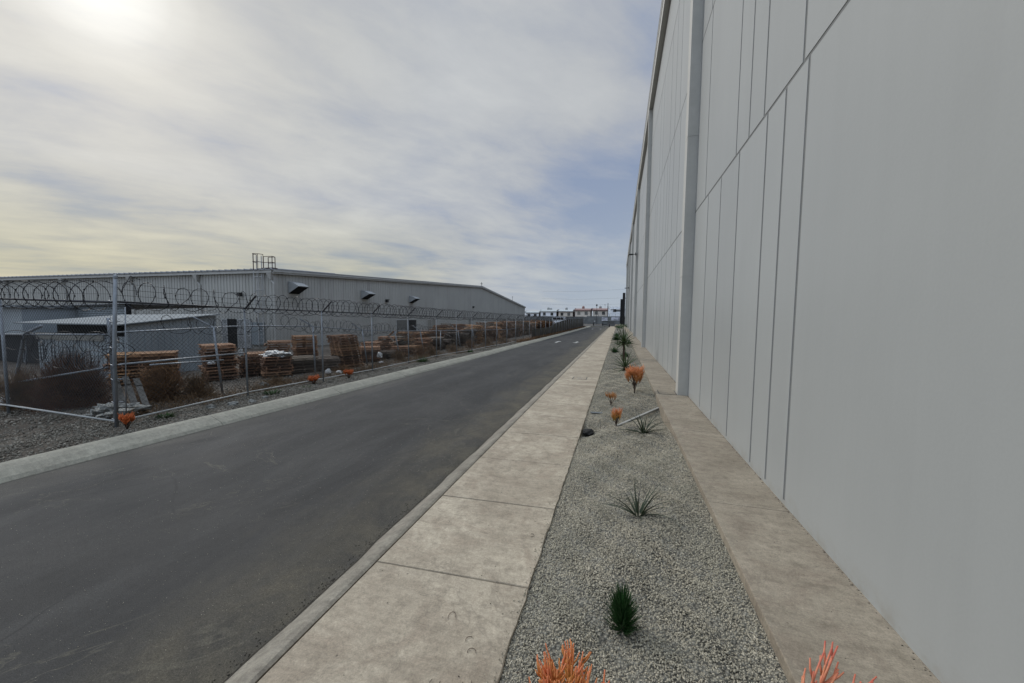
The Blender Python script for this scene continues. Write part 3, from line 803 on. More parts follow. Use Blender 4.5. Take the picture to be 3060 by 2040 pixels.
# louvred doorway on side wall
d = MB(); d.box(-28.5, -27.5, SY - 0.05, SY - 0.01, BZ, 1.72); build_w(d, 'doorway', 'dark', mw)
for (xa, xb) in ((-29.05, -28.5), (-27.5, -26.2)):
    d = MB(); d.box(xa, xb, SY - .045, SY - .037, BZ, 1.72); build_w(d, 'louvre_gap_shade', 'dark', mw)  # black sheet added as painted shade in the gaps between slats
    d = MB(); z = BZ + 0.1
    ring_ = [(xa, xa + .05), (xb - .05, xb)]
    for a, b_ in ring_: d.box(a, b_, SY - .09, SY - .01, BZ, 1.72)
    d.box(xa, xb, SY - .092, SY - .01, 1.66, 1.74); d.box(xa, xb, SY - .092, SY - .01, 0.42, 0.50)
    while z < 1.64:
        d.box(xa + .05, xb - .05, -.035, .035, -.008, .008, rot=Matrix.Rotation(math.radians(40), 3, 'X'), org=(0, SY - .06, z)); z += 0.085
    build_w(d, 'louvre_door', 'ladder', mw)
d = MB(); d.box(-26.1, -24.9, SY - .12, SY - .04, -0.15, 1.5); build_w(d, 'patch_panel', 'shed', mw)
# doors and windows on the gable wall
def opening(y0, y1, z0, z1, pane, frame='trim', mull=True, name='window'):
    f = MB(); t = 0.07
    f.box(GX + .03, GX + .075, y0, y0 + t, z0, z1); f.box(GX + .03, GX + .075, y1 - t, y1, z0, z1)
    f.box(GX + .03, GX + .075, y0 + t, y1 - t, z1 - t, z1)
    if mull: f.box(GX + .03, GX + .07, (y0 + y1) / 2 - .04, (y0 + y1) / 2 + .04, z0, z1 - t)
    fo = build_w(f, name, frame, mw)
    p = MB(); p.box(GX + .028, GX + .048, y0 + t, y1 - t, z0, z1 - t)
    L = mw.location; p.v = [(a - L.x, b_ - L.y, c - L.z) for a, b_, c in p.v]
    p.build('pane', pane, fo)
opening(37.0, 39.3, BZ, 1.66, 'glass2', 'ladder', False, 'door')
opening(39.35, 41.4, BZ, 1.66, 'dark', 'trim', False, 'door')
opening(44.1, 46.5, -0.1, 1.64, 'board', 'trim', True)
opening(58.0, 60.0, -0.1, 1.63, 'glass2', 'trim', True)
opening(72.0, 74.0, BZ, 1.6, 'board', 'trim', True)
opening(77.8, 78.8, BZ, 1.58, 'board', 'trim', False, 'door')
opening(85.5, 87.5, BZ, 1.5, 'glass2', 'trim', False)
# exhaust hoods
def hood(y0, y1, z0, z1, out):
    h = MB(); zm = z0 + (z1 - z0) * .62
    X0 = GX + .03
    V = [(X0, y0, z1), (X0, y1, z1), (X0 + out * .45, y0, z1 - .08), (X0 + out * .45, y1, z1 - .08), (X0 + out, y0, zm), (X0 + out, y1, zm), (X0, y0, z0), (X0, y1, z0),
         (X0 + out * .98, y0, zm - .05), (X0 + out * .98, y1, zm - .05)]
    h.add(V, [(0, 2, 3, 1), (2, 4, 5, 3), (4, 8, 9, 5), (0, 6, 8, 4, 2), (1, 3, 5, 9, 7), (0, 1, 7, 6)])
    ho = build_w(h, 'exhaust_hood', 'hood', mw)
    m = MB(); m.add([(X0 + .03, y0 + .04, z0 + .015), (X0 + .03, y1 - .04, z0 + .015), (X0 + out * .97, y1 - .04, zm - .035), (X0 + out * .97, y0 + .04, zm - .035),
                     (X0 + .03, y0 + .04, z0 - .004), (X0 + .03, y1 - .04, z0 - .004), (X0 + out * .985, y1 - .04, zm - .056), (X0 + out * .985, y0 + .04, zm - .056)],
                    [(4, 5, 6, 7), (0, 3, 2, 1), (0, 1, 5, 4), (2, 3, 7, 6)])
    L = mw.location; m.v = [(a - L.x, b_ - L.y, c - L.z) for a, b_, c in m.v]
    m.build('hood_mouth', 'dark', ho)
hood(22.8, 23.8, 3.68, 4.58, 0.95)
hood(31.1, 32.1, 3.66, 4.5, 0.95)
hood(39.7, 40.7, 3.62, 4.45, 0.95)
for y in (35.2, 60.0):
    l = MB(); l.box(GX + .03, GX + .22, y - .16, y + .16, 3.5, 3.78); l.box(GX + .03, GX + .34, y - .2, y + .2, 3.74, 3.80); build_w(l, 'wall_lamp', 'black', mw)
l = MB(); l.box(-27.1, -26.85, SY - .35, SY - .1, 3.4, 3.68); l.tube([(-27.05, SY - .05, 3.6), (-27.3, SY - .3, 3.66), (-27.55, SY - .35, 3.66)], .02, 5); build_w(l, 'wall_lamp', 'black', mw)
l = MB(); l.tube([(GX + .1, RY, 7.4), (GX + .1, RY, 8.25)], .04, 5); l.box(GX + .02, GX + .18, RY - .35, RY + .35, 7.9, 7.97); build_w(l, 'antenna', 'arm', mw)
l = MB(); l.tube([(GX - .2, 85.5, 5.6), (GX - .2, 85.5, 6.75)], .06, 6); l.lathe([(0.02, 6.9), (.16, 6.8), (.16, 6.72), (.02, 6.70)], GX - .2, 85.5, 8); build_w(l, 'vent_pipe', 'trim', mw)

# roof ladder with cage and landing
la = empty('caged_ladder', (-24.9, SY, BZ), 'pale caged ladder with maroon rail landing at the warehouse corner', 'ladder')
rl = MB()
for xr in (-25.32, -24.86):
    rl.tube([(xr, SY - .18, BZ + .3), (xr, SY - .18, 6.3)], 0.028, 6)
build_w(rl, 'rail', 'ladder', la)
z = BZ + .5
while z < 5.4:
    rg_ = MB(); rg_.tube([(-25.32, SY - .18, z), (-24.86, SY - .18, z)], .015, 5); z += .3
    build_w(rg_, 'rung', 'ladder', la)
cg = MB()
hp = lambda z: [(-25.34 - 0.10 * math.sin(a), SY - .18 - 0.36 + 0.36 * math.cos(a), z) if False else
                (-25.0 - 0.30 * math.cos(a), SY - .18 - 0.5 * math.sin(a), z) for a in np.linspace(0, PI, 9)]
for z in (2.3, 3.05, 3.8, 4.75): cg.tube(hp(z), .028, 4)
for a in np.linspace(0, PI, 5)[0:]:
    x_, y_ = -25.0 - 0.30 * math.cos(a), SY - .18 - 0.5 * math.sin(a)
    cg.tube([(x_, y_, 2.2), (x_, y_, 5.2)], .016, 4)
build_w(cg, 'cage', 'ladder', la)
cg = MB()
for z in (5.82, 6.38): cg.tube(hp(z), .026, 4)
for a in np.linspace(0, PI, 5):
    x_, y_ = -25.0 - 0.30 * math.cos(a), SY - .18 - 0.5 * math.sin(a)
    cg.tube([(x_, y_, 5.2), (x_, y_, 6.38)], .018, 4)
P0 = [(-24.65, SY - .2), (-23.86, SY - .2), (-23.98, SY + .15), (-24.6, SY + .15)]
for (xa, ya), (xb, yb) in zip(P0, P0[1:]):
    for z in (5.80, 6.22): cg.tube([(xa, ya, z), (xb, yb, z)], .025, 4)
for (xa, ya) in P0: cg.tube([(xa, ya, 5.3), (xa, ya, 6.22)], .026, 4)
build_w(cg, 'guard_rail', 'rust', la)
pl = MB(); pl.box(-24.85, -23.82, SY - .22, SY + .2, 5.38, 5.43); build_w(pl, 'landing', 'rust', la)

# ------------------------------------------------------------------ sheds
sa = empty('lean_to_shed', (-19, 9, -0.25), 'low blue-grey lean-to shed with pale sloping roof and dark open front', 'shed')
gza = -0.3
m_ = MB(); x0, x1, y0, y1 = -21.9, -16.1, 8.75, 11.7
m_.add([(x1, y0, gza), (x1, y1, gza), (x1, y1, 2.02), (x1, y0, 1.68), (x1 - .06, y0, gza), (x1 - .06, y1, gza), (x1 - .06, y1, 2.02), (x1 - .06, y0, 1.68)],
       [(0, 1, 2, 3), (7, 6, 5, 4), (0, 3, 7, 4), (1, 5, 6, 2)])
y = y0 + .1
while y < y1:
    m_.box(x1, x1 + .02, y - .02, y + .02, gza, 1.68 + (y - y0) / (y1 - y0) * .34 - .03); y += .2
build_w(m_, 'side_wall', 'shed', sa)
m_ = MB(); m_.box(x0, x1 - .06, y1 - .06, y1, gza, 2.0); build_w(m_, 'back_wall', 'shed', sa)
m_ = MB(); m_.box(-21.1, x1 - .07, y0 + .02, y0 + .08, gza, 1.28)
x = -21.0
while x < x1 - .2: m_.box(x - .02, x + .02, y0, y0 + .02, gza, 1.26); x += .22
build_w(m_, 'front_wall', 'shed', sa)
m_ = MB(); m_.box(-21.1, -17.3, y0 - .03, y0 - .005, 1.10, 1.34); build_w(m_, 'front_board', 'board', sa)
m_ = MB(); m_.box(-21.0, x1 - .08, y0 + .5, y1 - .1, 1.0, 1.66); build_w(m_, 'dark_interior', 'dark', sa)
m_ = MB(); m_.add([(x0, y0 - .25, 1.66), (x1 + .1, y0 - .25, 1.68), (x1 + .1, y1 + .1, 2.06), (x0, y1 + .1, 1.98),
                   (x0, y0 - .25, 1.70), (x1 + .1, y0 - .25, 1.72), (x1 + .1, y1 + .1, 2.10), (x0, y1 + .1, 2.02)],
                  [(0, 3, 2, 1), (4, 5, 6, 7), (0, 1, 5, 4), (1, 2, 6, 5), (2, 3, 7, 6), (3, 0, 4, 7)])
build_w(m_, 'roof', 'shed_roof', sa)
sb = empty('ribbed_shed', (-29, 13.2, -0.4), 'shed with horizontal ribbed blue-grey sheeting behind the lean-to', 'shed')
m_ = MB(); m_.box(-34, -24.1, 13.2, 13.26, -0.4, 2.32)
for k in range(9): m_.tube([(-33.9, 13.19, 1.66 + k * .095), (-24.1, 13.19, 1.72 + k * .095)], .028, 6)
m_.box(-28.2, -28.1, 13.12, 13.2, 1.5, 2.4)
build_w(m_, 'front_wall', 'shed', sb)
m_ = MB(); m_.box(-24.16, -24.06, 13.1, 13.3, -0.4, 2.56); build_w(m_, 'corner_post', 'dark', sb)
m_ = MB(); m_.add([(-34.3, 13.0, 2.34), (-24.0, 13.0, 2.56), (-24.0, 18.0, 2.50), (-34.3, 18.0, 2.30), (-34.3, 13.0, 2.38), (-24.0, 13.0, 2.60), (-24.0, 18.0, 2.54), (-34.3, 18.0, 2.34)],
                  [(0, 3, 2, 1), (4, 5, 6, 7), (0, 1, 5, 4), (1, 2, 6, 5), (2, 3, 7, 6), (3, 0, 4, 7)]); build_w(m_, 'roof', 'roof', sb)
sc = empty('grey_shed', (-31, 11.2, -0.4), 'blue-grey shed with a black opening at the left picture edge', 'shed')
m_ = MB(); m_.box(-42, -28.2, 11.2, 11.3, 0.95, 2.3)
m_.box(-28.2, -28.1, 11.2, 13.1, -.4, 2.28)
build_w(m_, 'front_wall', 'shed', sc)
m_ = MB(); m_.box(-42, -26.3, 11.28, 11.34, -.4, 0.97); build_w(m_, 'opening', 'dark', sc)
m_ = MB(); m_.box(-42, -28.0, 11.0, 13.1, 2.3, 2.42); build_w(m_, 'roof', 'shed_roof', sc)

# ------------------------------------------------------------------ fences
def fpt(y, z): return Vector((lerp_tab(FX, y), y, z))
FENCE_Y = [4.35, 6.95, 9.2, 11.46, 13.9, 16.3, 18.2, 20.0, 22.0, 23.9]
while FENCE_Y[-1] < 79: FENCE_Y.append(FENCE_Y[-1] + 2.15)


def chain(mb, p0, p1, z0, z1a, z1b, pitch=0.085, r=0.0023):
    p0 = Vector(p0); p1 = Vector(p1); d = p1 - p0; L = d.length; d.normalize(); sl_ = 1.0
    n = int(L / pitch); H = z1a - z0
    for sgn in (1, -1):
        for k in range(-int(H / pitch) - 1, n + int(H / pitch) + 2):
            # line: s = k*pitch + sgn*t , z = z0+t
            s0 = k * pitch
            t0, t1 = 0.0, H
            a, b_ = s0, s0 + sgn * H
            lo, hi = min(a, b_), max(a, b_)
            if hi <= 0 or lo >= L: continue
            if sgn > 0: t0 = max(0, -s0); t1 = min(H, L - s0)
            else: t0 = max(0, s0 - L); t1 = min(H, s0)
            if t1 - t0 < 0.02: continue
            A = p0 + d * (s0 + sgn * t0); B = p0 + d * (s0 + sgn * t1)
            A.z = z0 + t0; B.z = z0 + t1
            off = 0.002 * sgn
            nrm = Vector((-d.y, d.x, 0)) * off
            mb.tube([A + nrm, B + nrm], r, 3, cap=False)


def coil(mb, pf, s0, s1, rad, pitchf, r, seed, barbs=True, seg=18, zoff=0.0):
    rg = random.Random(seed); s = s0; pts = []
    ang = 0.0
    while s < s1:
        pit = pitchf(s) * rg.uniform(0.75, 1.3); rr = rad * rg.uniform(0.93, 1.07); tilt = rg.uniform(-.3, .3) * pit; dz = rg.uniform(-.018, .018)
        for k in range(seg):
            a = 2 * PI * k / seg
            c, dirv, nrm = pf(s + pit * k / seg)
            p = c + nrm * (rr * math.cos(a)) + Vector((0, 0, 1)) * (rr * math.sin(a) + dz + zoff) + dirv * (tilt * math.cos(a))
            pts.append(p)
        s += pit
    # smooth joins
    sm = [pts[0]] + [(pts[i - 1] + pts[i] * 2 + pts[i + 1]) / 4 for i in range(1, len(pts) - 1)] + [pts[-1]]
    mb.tube(sm, r, 4)
    if barbs:
        for i in range(2, len(sm) - 2, 2):
            d = (sm[i + 1] - sm[i]).normalized(); o = sm[i]
            mb.add([tuple(o - d * .018), tuple(o + d.orthogonal() * .013), tuple(o + d * .018), tuple(o - d.orthogonal() * .013), tuple(o + d.cross(d.orthogonal()) * .01)],
                   [(0, 1, 4), (1, 2, 4), (2, 3, 4), (3, 0, 4), (0, 3, 2, 1)])


of = empty('chain_link_fence', (-8.42, 4.35, 0.05), 'chain link fence topped with razor coils along the road verge', 'fence', 'chain link fences of the yard')
for i, y in enumerate(FENCE_Y):
    if i == 0:
        p = MB(); p.tube([(-8.42, y, -0.1), (-8.36, y, 1.4), (-8.22, y, 2.72)], 0.028, 12)
        p.lathe([(0.029, 2.68), (0.034, 2.72), (0.02, 2.74), (0.0, 2.75)], -8.22, y, 12)
        for zz in (0.25, 0.55, 0.95, 1.2, 1.5, 1.95, 2.3):
            p.tube([(-8.42 + .02 * zz + .04, y + .02, zz), (-8.42 + .02 * zz + .12, y + .05, zz)], .01, 4)
            p.tube([(-8.42 + .045 * zz - .045, y - .035, zz + .01), (-8.42 + .045 * zz + .045, y - .045, zz - .01)], .008, 4)
        p.tube([(-8.27, y + .06, 0.2), (-8.13, y + .06, 2.2)], .009, 4)
    else:
        zt = lerp_tab(FZ, y); x = lerp_tab(FX, y)
        jx = R.uniform(-.02, .02)
        p = MB(); p.tube([(x, y, -.1), (x + jx, y + R.uniform(-.02, .02), zt + .03)], 0.021 if i < 10 else .022, 8)
    build_w(p, 'post', 'galv', of, True)
    if 0 < i < 24:
        a = MB(); a.tube([(x + jx, y, zt - .02), (x + jx + .33, y + .02, zt + .30)], 0.022, 6); build_w(a, 'arm', 'arm', of)
tr = MB(); tr.tube([(-8.30, 4.35, 2.29)] + [tuple(fpt(y, lerp_tab(FZ, y) + .012 * math.sin(y * 3))) for y in FENCE_Y[1:]], .018, 7)
build_w(tr, 'top_rail', 'arm', of, True)
br = MB(); br.tube([tuple(fpt(y, 0.19 + .02 * math.sin(y * 2.1))) for y in FENCE_Y], .017, 7); build_w(br, 'bottom_rail', 'pipe', of, True)
mr = MB(); mr.tube([(-8.36, 4.4, 1.20), tuple(fpt(6.95, 1.17))], .018, 7); build_w(mr, 'mid_rail', 'galv', of, True)
cm = MB()
for a, b_ in zip(FENCE_Y, FENCE_Y[1:]):
    if a > 34: break
    za, zb = lerp_tab(FZ, a), lerp_tab(FZ, b_)
    far = a > 13
    chain(cm, fpt(a, 0), fpt(b_, 0), 0.16, za, zb, 0.085 if not far else 0.12, 0.0019 if not far else 0.0022)
build_w(cm, 'chain_mesh', 'wire', of)
rc = MB()
def pfo(s):
    zt = lerp_tab(FZ, s) + 0.12
    x = lerp_tab(FX, s) + 0.14
    return Vector((x, s, zt)), Vector((0, 1, 0)), Vector((1, 0, 0))
coil(rc, pfo, 4.5, 78, 0.25, lambda s: 0.32 if s < 7 else (0.22 if s < 12 else 0.19 + (s - 12) * .005), 0.0065, 21)
rc.tube([(-8.2, 4.4, 2.45), (-8.3, 4.6, 2.75), (-8.4, 4.8, 2.7)], .006, 4)
build_w(rc, 'razor_coil', 'razor', of)
bwm = MB()
for k, (ox, oz) in enumerate(((.10, .10), (.21, .2), (.33, .30))):
    bwm.tube([(-8.22, 4.35, 2.3 + oz)] + [(lerp_tab(FX, y) + ox, y, lerp_tab(FZ, y) + oz) for y in FENCE_Y[1:22]], .0035, 3)
build_w(bwm, 'barbed_wire', 'wire', of)
ss = MB()
V = []; F = []
ysn = list(np.arange(33.4, 79.5, 0.7))
for y in ysn:
    top = lerp_tab([(33, .35), (37, .6), (41, .95), (46, 1.45), (52, 1.68), (60, 1.78), (80, 1.88)], y) + .05 * vn(y * 2, 1, 3)
    x = lerp_tab(FX, y) - .05 + .010 * math.sin(y * 2.9)
    V += [(x, y, .1), (x + .02, y, 1.0), (x, y, top), (x - .012, y, .1), (x + .008, y, 1.0), (x - .012, y, top)]
for i in range(len(ysn) - 1):
    a = 6 * i; b_ = a + 6
    F += [(a, a + 1, b_ + 1, b_), (a + 1, a + 2, b_ + 2, b_ + 1), (a + 3, b_ + 3, b_ + 4, a + 4), (a + 4, b_ + 4, b_ + 5, a + 5), (a + 2, a + 5, b_ + 5, b_ + 2)]
ss.add(V, F); build_w(ss, 'shade_screen', 'screen', of)

# return fence running left from the corner post
lf = empty('chain_link_fence', (-8.5, 4.4, 0.05), 'short chain link return fence running left from the thick corner post', 'fence', 'chain link fences of the yard')
for x in (-12.02, -15.7, -19.4):
    p = MB(); p.tube([(x, 4.52, -.2), (x, 4.52, 2.34)], .026, 8); build_w(p, 'post', 'galv', lf, True)
    a = MB(); a.tube([(x, 4.52, 2.33), (x - .04, 4.35, 2.72)], .022, 6); build_w(a, 'arm', 'arm', lf)
p = MB(); p.tube([(-8.32, 4.36, 2.28), (-12.0, 4.5, 2.36), (-19.5, 4.5, 2.45)], .020, 7); build_w(p, 'top_rail', 'arm', lf, True)
p = MB(); p.tube([(-8.42, 4.38, .19), (-12.0, 4.5, .19), (-19.5, 4.5, .15)], .017, 7); build_w(p, 'bottom_rail', 'pipe', lf, True)
p = MB(); p.tube([(-12.02, 4.52, 2.0), (-12.02, 4.52, 2.1), (-13.0, 4.6, -.05)], .03, 7) if False else None
cm = MB(); chain(cm, (-19.5, 4.5, 0), (-12.02, 4.5, 0), .15, 2.36, 2.36, .085, .0018); chain(cm, (-12.02, 4.5, 0), (-8.46, 4.38, 0), .17, 2.30, 2.3, .085, .0018)
build_w(cm, 'chain_mesh', 'wire', lf)
cl_ = MB()
coil(cl_, lambda s: (Vector((-8.5 - s, 4.42, 2.40 + .015 * s)), Vector((-1, 0, 0)), Vector((0, 1, 0))), 0.1, 11, 0.26, lambda s: .30 + .05 * math.sin(s * 3), .0065, 33)
build_w(cl_, 'razor_coil', 'razor', lf)
bwm = MB()
for oz in (.12, .24, .36): bwm.tube([(-8.3, 4.4, 2.3 + oz), (-12.02, 4.42, 2.36 + oz), (-19.5, 4.42, 2.4 + oz)], .0035, 3)
build_w(bwm, 'barbed_wire', 'wire', lf)

# older inner fence, sagging
IZ = [(5.05, 1.70), (6.3, 1.73), (7.5, 1.77), (8.6, 1.76), (10.2, 1.71), (12.8, 1.5), (16.2, 1.36), (21.6, 1.2), (30, 1.0), (39.5, .86)]
nf = empty('sagging_chain_link_fence', (-9.8, 5.05, 0), 'older sagging inner fence with leaning posts and drooping razor coils', 'fence', 'chain link fences of the yard')
iy = [5.05, 7.05, 10.25, 12.75, 15.0, 17.3, 19.6, 22, 24.5, 27, 30, 33]
for i, y in enumerate(iy):
    zt = lerp_tab(IZ, y); ln = (0.0, .12, .02, .22, .35, .3, -.1, .3, .25, .2, .3, .1)[i]
    p = MB(); p.tube([(-9.8 + .05, y + ln * 1.2, -.1), (-9.8, y, zt)] + ([(-9.8, y - .01, 2.0)] if i == 0 else []), .026 if i else .034, 8)
    build_w(p, 'post', 'galv', nf, True)
    if i in (1, 2, 3, 5, 7):
        a = MB(); a.tube([(-9.8, y, zt), (-10.05, y - .28, zt + .26)], .022, 6); build_w(a, 'arm', 'galv', nf)
p = MB(); p.tube([(-9.8, y, lerp_tab(IZ, y)) for y in [5.05, 6.3, 7.5, 8.6, 10.2, 12.8, 16.2, 21.6, 30, 36]], .019, 7); build_w(p, 'top_rail', 'galv', nf, True)
p = MB(); p.tube([(-9.75, 5.65, .98), (-9.7, 7.2, .92)], .018, 6); build_w(p, 'mid_rail', 'galv', nf, True)
cm = MB()
for a, b_ in zip(iy[:5], iy[1:6]): chain(cm, (-9.8, a, 0), (-9.8, b_, 0), .1, min(lerp_tab(IZ, a), lerp_tab(IZ, b_)), 0, .085, .0018)
build_w(cm, 'chain_mesh', 'wire', nf)
rc = MB()
def pfi(s):
    return Vector((-9.85 + .05 * math.sin(s * 5), s, lerp_tab(IZ, s) + .04 + .07 * math.sin(s * 2.3))), Vector((0, 1, 0)), Vector((1, 0, 0))
coil(rc, pfi, 6.0, 10, .22, lambda s: .42, .006, 44, zoff=.02)
coil(rc, pfi, 10, 27, .22, lambda s: .24, .006, 45)
build_w(rc, 'razor_coil', 'razor', nf)
nl = empty('sagging_chain_link_fence', (-9.85, 5.05, 0), 'inner return fence with drooping coil loops at the left picture edge', 'fence', 'chain link fences of the yard')
p = MB(); p.tube([(-9.85, 5.07, 1.66), (-12.7, 5.05, 1.6), (-19, 5.05, 1.5)], .019, 7); build_w(p, 'top_rail', 'galv', nl, True)
p = MB(); p.tube([(-9.9, 5.03, 1.0), (-13.1, 4.97, .5)], .019, 7); build_w(p, 'mid_rail', 'galv', nl, True)
p = MB(); p.tube([(-13.2, 5.05, -.2), (-13.05, 5.05, .6), (-12.6, 5.05, 1.62), (-12.0, 5.05, 1.80)], .034, 8); build_w(p, 'post', 'galv', nl, True)
cm = MB(); chain(cm, (-12.8, 5.05, 0), (-9.9, 5.05, 0), .7, 1.62, 0, .085, .0018); build_w(cm, 'chain_mesh', 'wire', nl)
rc = MB(); rg = random.Random(5)
for k in range(15):
    cx_, cz_ = -10.0 - k * .18 + rg.uniform(-.12, .12), 1.35 + rg.uniform(-.22, .25); rr_ = rg.uniform(.17, .30); tl = rg.uniform(-.5, .5)
    sq = rg.uniform(.6, 1)
    rc.tube([(cx_ + rr_ * math.cos(a), 4.92 + tl * rr_ * math.cos(a), cz_ + sq * rr_ * math.sin(a) + .04 * k * 0) for a in np.linspace(0, 2 * PI, 20)], .0065, 4)
for k in range(6):
    cx_, cz_ = -9.65 + rg.uniform(-.25, .3), 1.50 + rg.uniform(-.12, .12); rr_ = rg.uniform(.16, .28)
    rc.tube([(cx_ + rr_ * math.cos(a), 4.97 + .4 * rr_ * math.sin(a + k), cz_ + .5 * rr_ * math.sin(a)) for a in np.linspace(0, 2 * PI, 18)], .0065, 4)
build_w(rc, 'razor_coil', 'razor', nl)

# ------------------------------------------------------------------ pallets
def pallet_mesh(seed, m):
    rg = random.Random(seed); b = MB(); Lx, Ly, h = 1.18, 1.0, .118
    for yy in (-Ly / 2 + .055, 0, Ly / 2 - .055):
        o_ = .018; e_ = rg.uniform(-.01, .012)
        for xa, xb in ((-Lx / 2 + o_ + e_, -.42), (-.20, .20), (.42, Lx / 2 - o_ + e_)): b.box(xa, xb, yy - .02, yy + .02, .019, .056)
        b.box(-Lx / 2 + o_ + e_, Lx / 2 - o_ + e_, yy - .0205, yy + .0205, .056, h - .022)
    nb = 7
    for k in range(nb):
        if rg.random() < .07: continue
        x = -Lx / 2 + .05 + k * (Lx - .1) / (nb - 1); w_ = rg.uniform(.036, .052)
        e = rg.uniform(-.012, .02)
        b.box(x - w_, x + w_, -Ly / 2 - e, Ly / 2 + rg.uniform(-.01, .02), h - .023, h - .001)
    for k in range(4):
        x = -Lx / 2 + .06 + k * (Lx - .12) / 3
        b.box(x - .045, x + .045, -Ly / 2 - rg.uniform(0, .01), Ly / 2 + .005, .001, .0195)
    b.v = [(x * .80, y * .82, z * .815) for x, y, z in b.v]
    me = b.mesh('pallet'); me.materials.append(M[m]); return me
PM = {m: [pallet_mesh(i + hash_, m) for i in range(4)] for m, hash_ in (('wood', 10), ('wood_grey', 20), ('wood_new', 30))}
ORD = ['topmost', 'second from the top', 'third from the top', 'fourth from the top', 'fifth from the top', 'sixth from the top', 'seventh from the top', 'eighth from the top',
       'ninth from the top', 'tenth from the top', 'eleventh from the top', 'twelfth from the top', 'thirteenth from the top', 'fourteenth from the top']
npal = 0
def stack(x, y, rz, n, kinds, where, grp, lean=(0, 0), jit=.055, seed=0, share=None, ztilt=0.0):
    global npal
    rg = random.Random(seed * 31 + 5); z = yard_z(x, y) - .01
    rz = math.atan2(-y, -x) + (rz - .45) * .8      # open ends turned to the road
    for k in range(n):
        o = bpy.data.objects.new('pallet', PM[rg.choice(kinds)][rg.randrange(4)]); COL.objects.link(o)
        o.location = (x + lean[0] * k + rg.uniform(-jit, jit), y + lean[1] * k + rg.uniform(-jit, jit), z)
        o.rotation_euler = (lean[1] * -1.5 + rg.uniform(-.006, .006) + ztilt * k, -lean[0] * -1.5 + rg.uniform(-.006, .006), rz + rg.uniform(-.05, .05))
        z += .0975
        tag(o, share or ('pallet ' + ORD[n - 1 - k] + ' of ' + where), 'pallet', grp)
        npal += 1
    return z
W_, G_, N_ = ['wood'], ['wood_grey'], ['wood_new']
YP = 'pallets piled in the yard'
stack(-13.65, 8.2, .35, 10, ['wood_new', 'wood'], 'the low light brown stack behind the dead bush', YP, seed=1)
stack(-14.6, 7.9, .3, 10, ['wood_new', 'wood'], 'the low stack left of the light brown one', YP, seed=2)
stack(-12.28, 8.95, .62, 12, W_, 'the brown stack nearest the corner post', YP, seed=3, jit=.05)
stack(-12.2, 10.05, .65, 8, W_, 'the short dark stack right of the louvred doorway', YP, seed=4)
zt3 = stack(-11.0, 9.9, .6, 7, ['wood', 'wood'], 'the stack carrying the white plastic bundle', YP, seed=5)
stack(-10.9, 10.85, .7, 6, G_, 'the grey stack behind the plastic bundle', YP, seed=15)
stack(-10.45, 11.55, .5, 5, G_, 'the dark grey stack before the tall brown one', YP, seed=6)
stack(-13.9, 12.6, .4, 11, W_, 'the reddish stack standing behind the plastic bundle', YP, seed=7)
stack(-12.3, 12.4, .65, 13, ['wood', 'wood', 'wood_new'], 'the tall brown stack left of the leaning one', YP, seed=8, jit=.04)
stack(-10.35, 12.65, 1.0, 13, ['wood', 'wood', 'wood_new'], 'the tall leaning stack', YP, lean=(-.012, -.018), seed=10, jit=.015)
stack(-10.6, 14.3, .5, 7, W_, 'the low stack just beyond the leaning one', YP, seed=12)
rg = random.Random(77); i = 0
y = 15.6
while y < 25:
    hh = min(14, int(lerp_tab([(15.5, 8), (18, 12), (21, 13), (26, 14), (32, 14)], y) + rg.uniform(-1.5, 1)))
    kinds = rg.choice([W_, W_, G_, ['wood', 'wood_grey'], ['wood_new', 'wood']])
    if 20 < y < 24: kinds = G_
    n_ = max(4, hh - rg.randint(3, 6))
    stack(-10.6 + rg.uniform(-.15, .15), y, rg.uniform(-.2, .5), n_, kinds, '', 'tumbled pallet stacks along the inner fence', lean=(rg.uniform(-.01, .02), rg.uniform(-.02, .02)), jit=.12,
          seed=100 + i, share='weathered pallet in the tumbled front row of stacks beyond the leaning one')
    if npal < 290:
        stack(-11.8 + rg.uniform(-.2, .2), y + .4, rg.uniform(-.3, .3), min(hh, 300 - npal - 4), rg.choice([W_, G_, ['wood_new', 'wood']]), '', 'pallet stacks of the back row', jit=.10,
              seed=200 + i, share='weathered pallet in the back row of stacks beyond the leaning one')
    y += rg.uniform(1.05, 1.3); i += 1
# far heap, past counting
def far_heap():
    b = {k: MB() for k in ('wood', 'wood_grey', 'wood_new')}
    rg = random.Random(3); src = {}
    y = 25.0
    while y < 60:
        for x in (-10.3, -11.4, -12.6, -13.8):
            n = int(lerp_tab([(25, 14), (32, 15), (45, 16), (66, 15)], y) + rg.uniform(-3, 1.5)); kk = rg.choice(['wood', 'wood', 'wood_grey', 'wood_new', 'wood_grey'])
            z = yard_z(x, y); rz = math.atan2(-y, -x) + rg.uniform(-.4, .5)
            for k in range(n):
                me = PM[kk][rg.randrange(4)]
                Rt = Matrix.Translation((x + rg.uniform(-.15, .15), y + rg.uniform(-.15, .15), z)) @ Matrix.Rotation(rz + rg.uniform(-.1, .1), 4, 'Z') @ Matrix.Rotation(rg.uniform(-.03, .03), 4, 'X')
                b[kk].add([tuple(Rt @ v.co) for v in me.vertices], [tuple(p.vertices) for p in me.polygons]); z += .0975
        y += rg.uniform(1.05, 1.4)
    root = b['wood']; o = root.build('pallet_heap', 'wood')
    tag(o, 'far brown mass of stacked pallets before the screened fence', 'pallets', kind='stuff')
    b['wood_grey'].build('grey_pallets', 'wood_grey', o); b['wood_new'].build('fresh_pallets', 'wood_new', o)
far_heap()

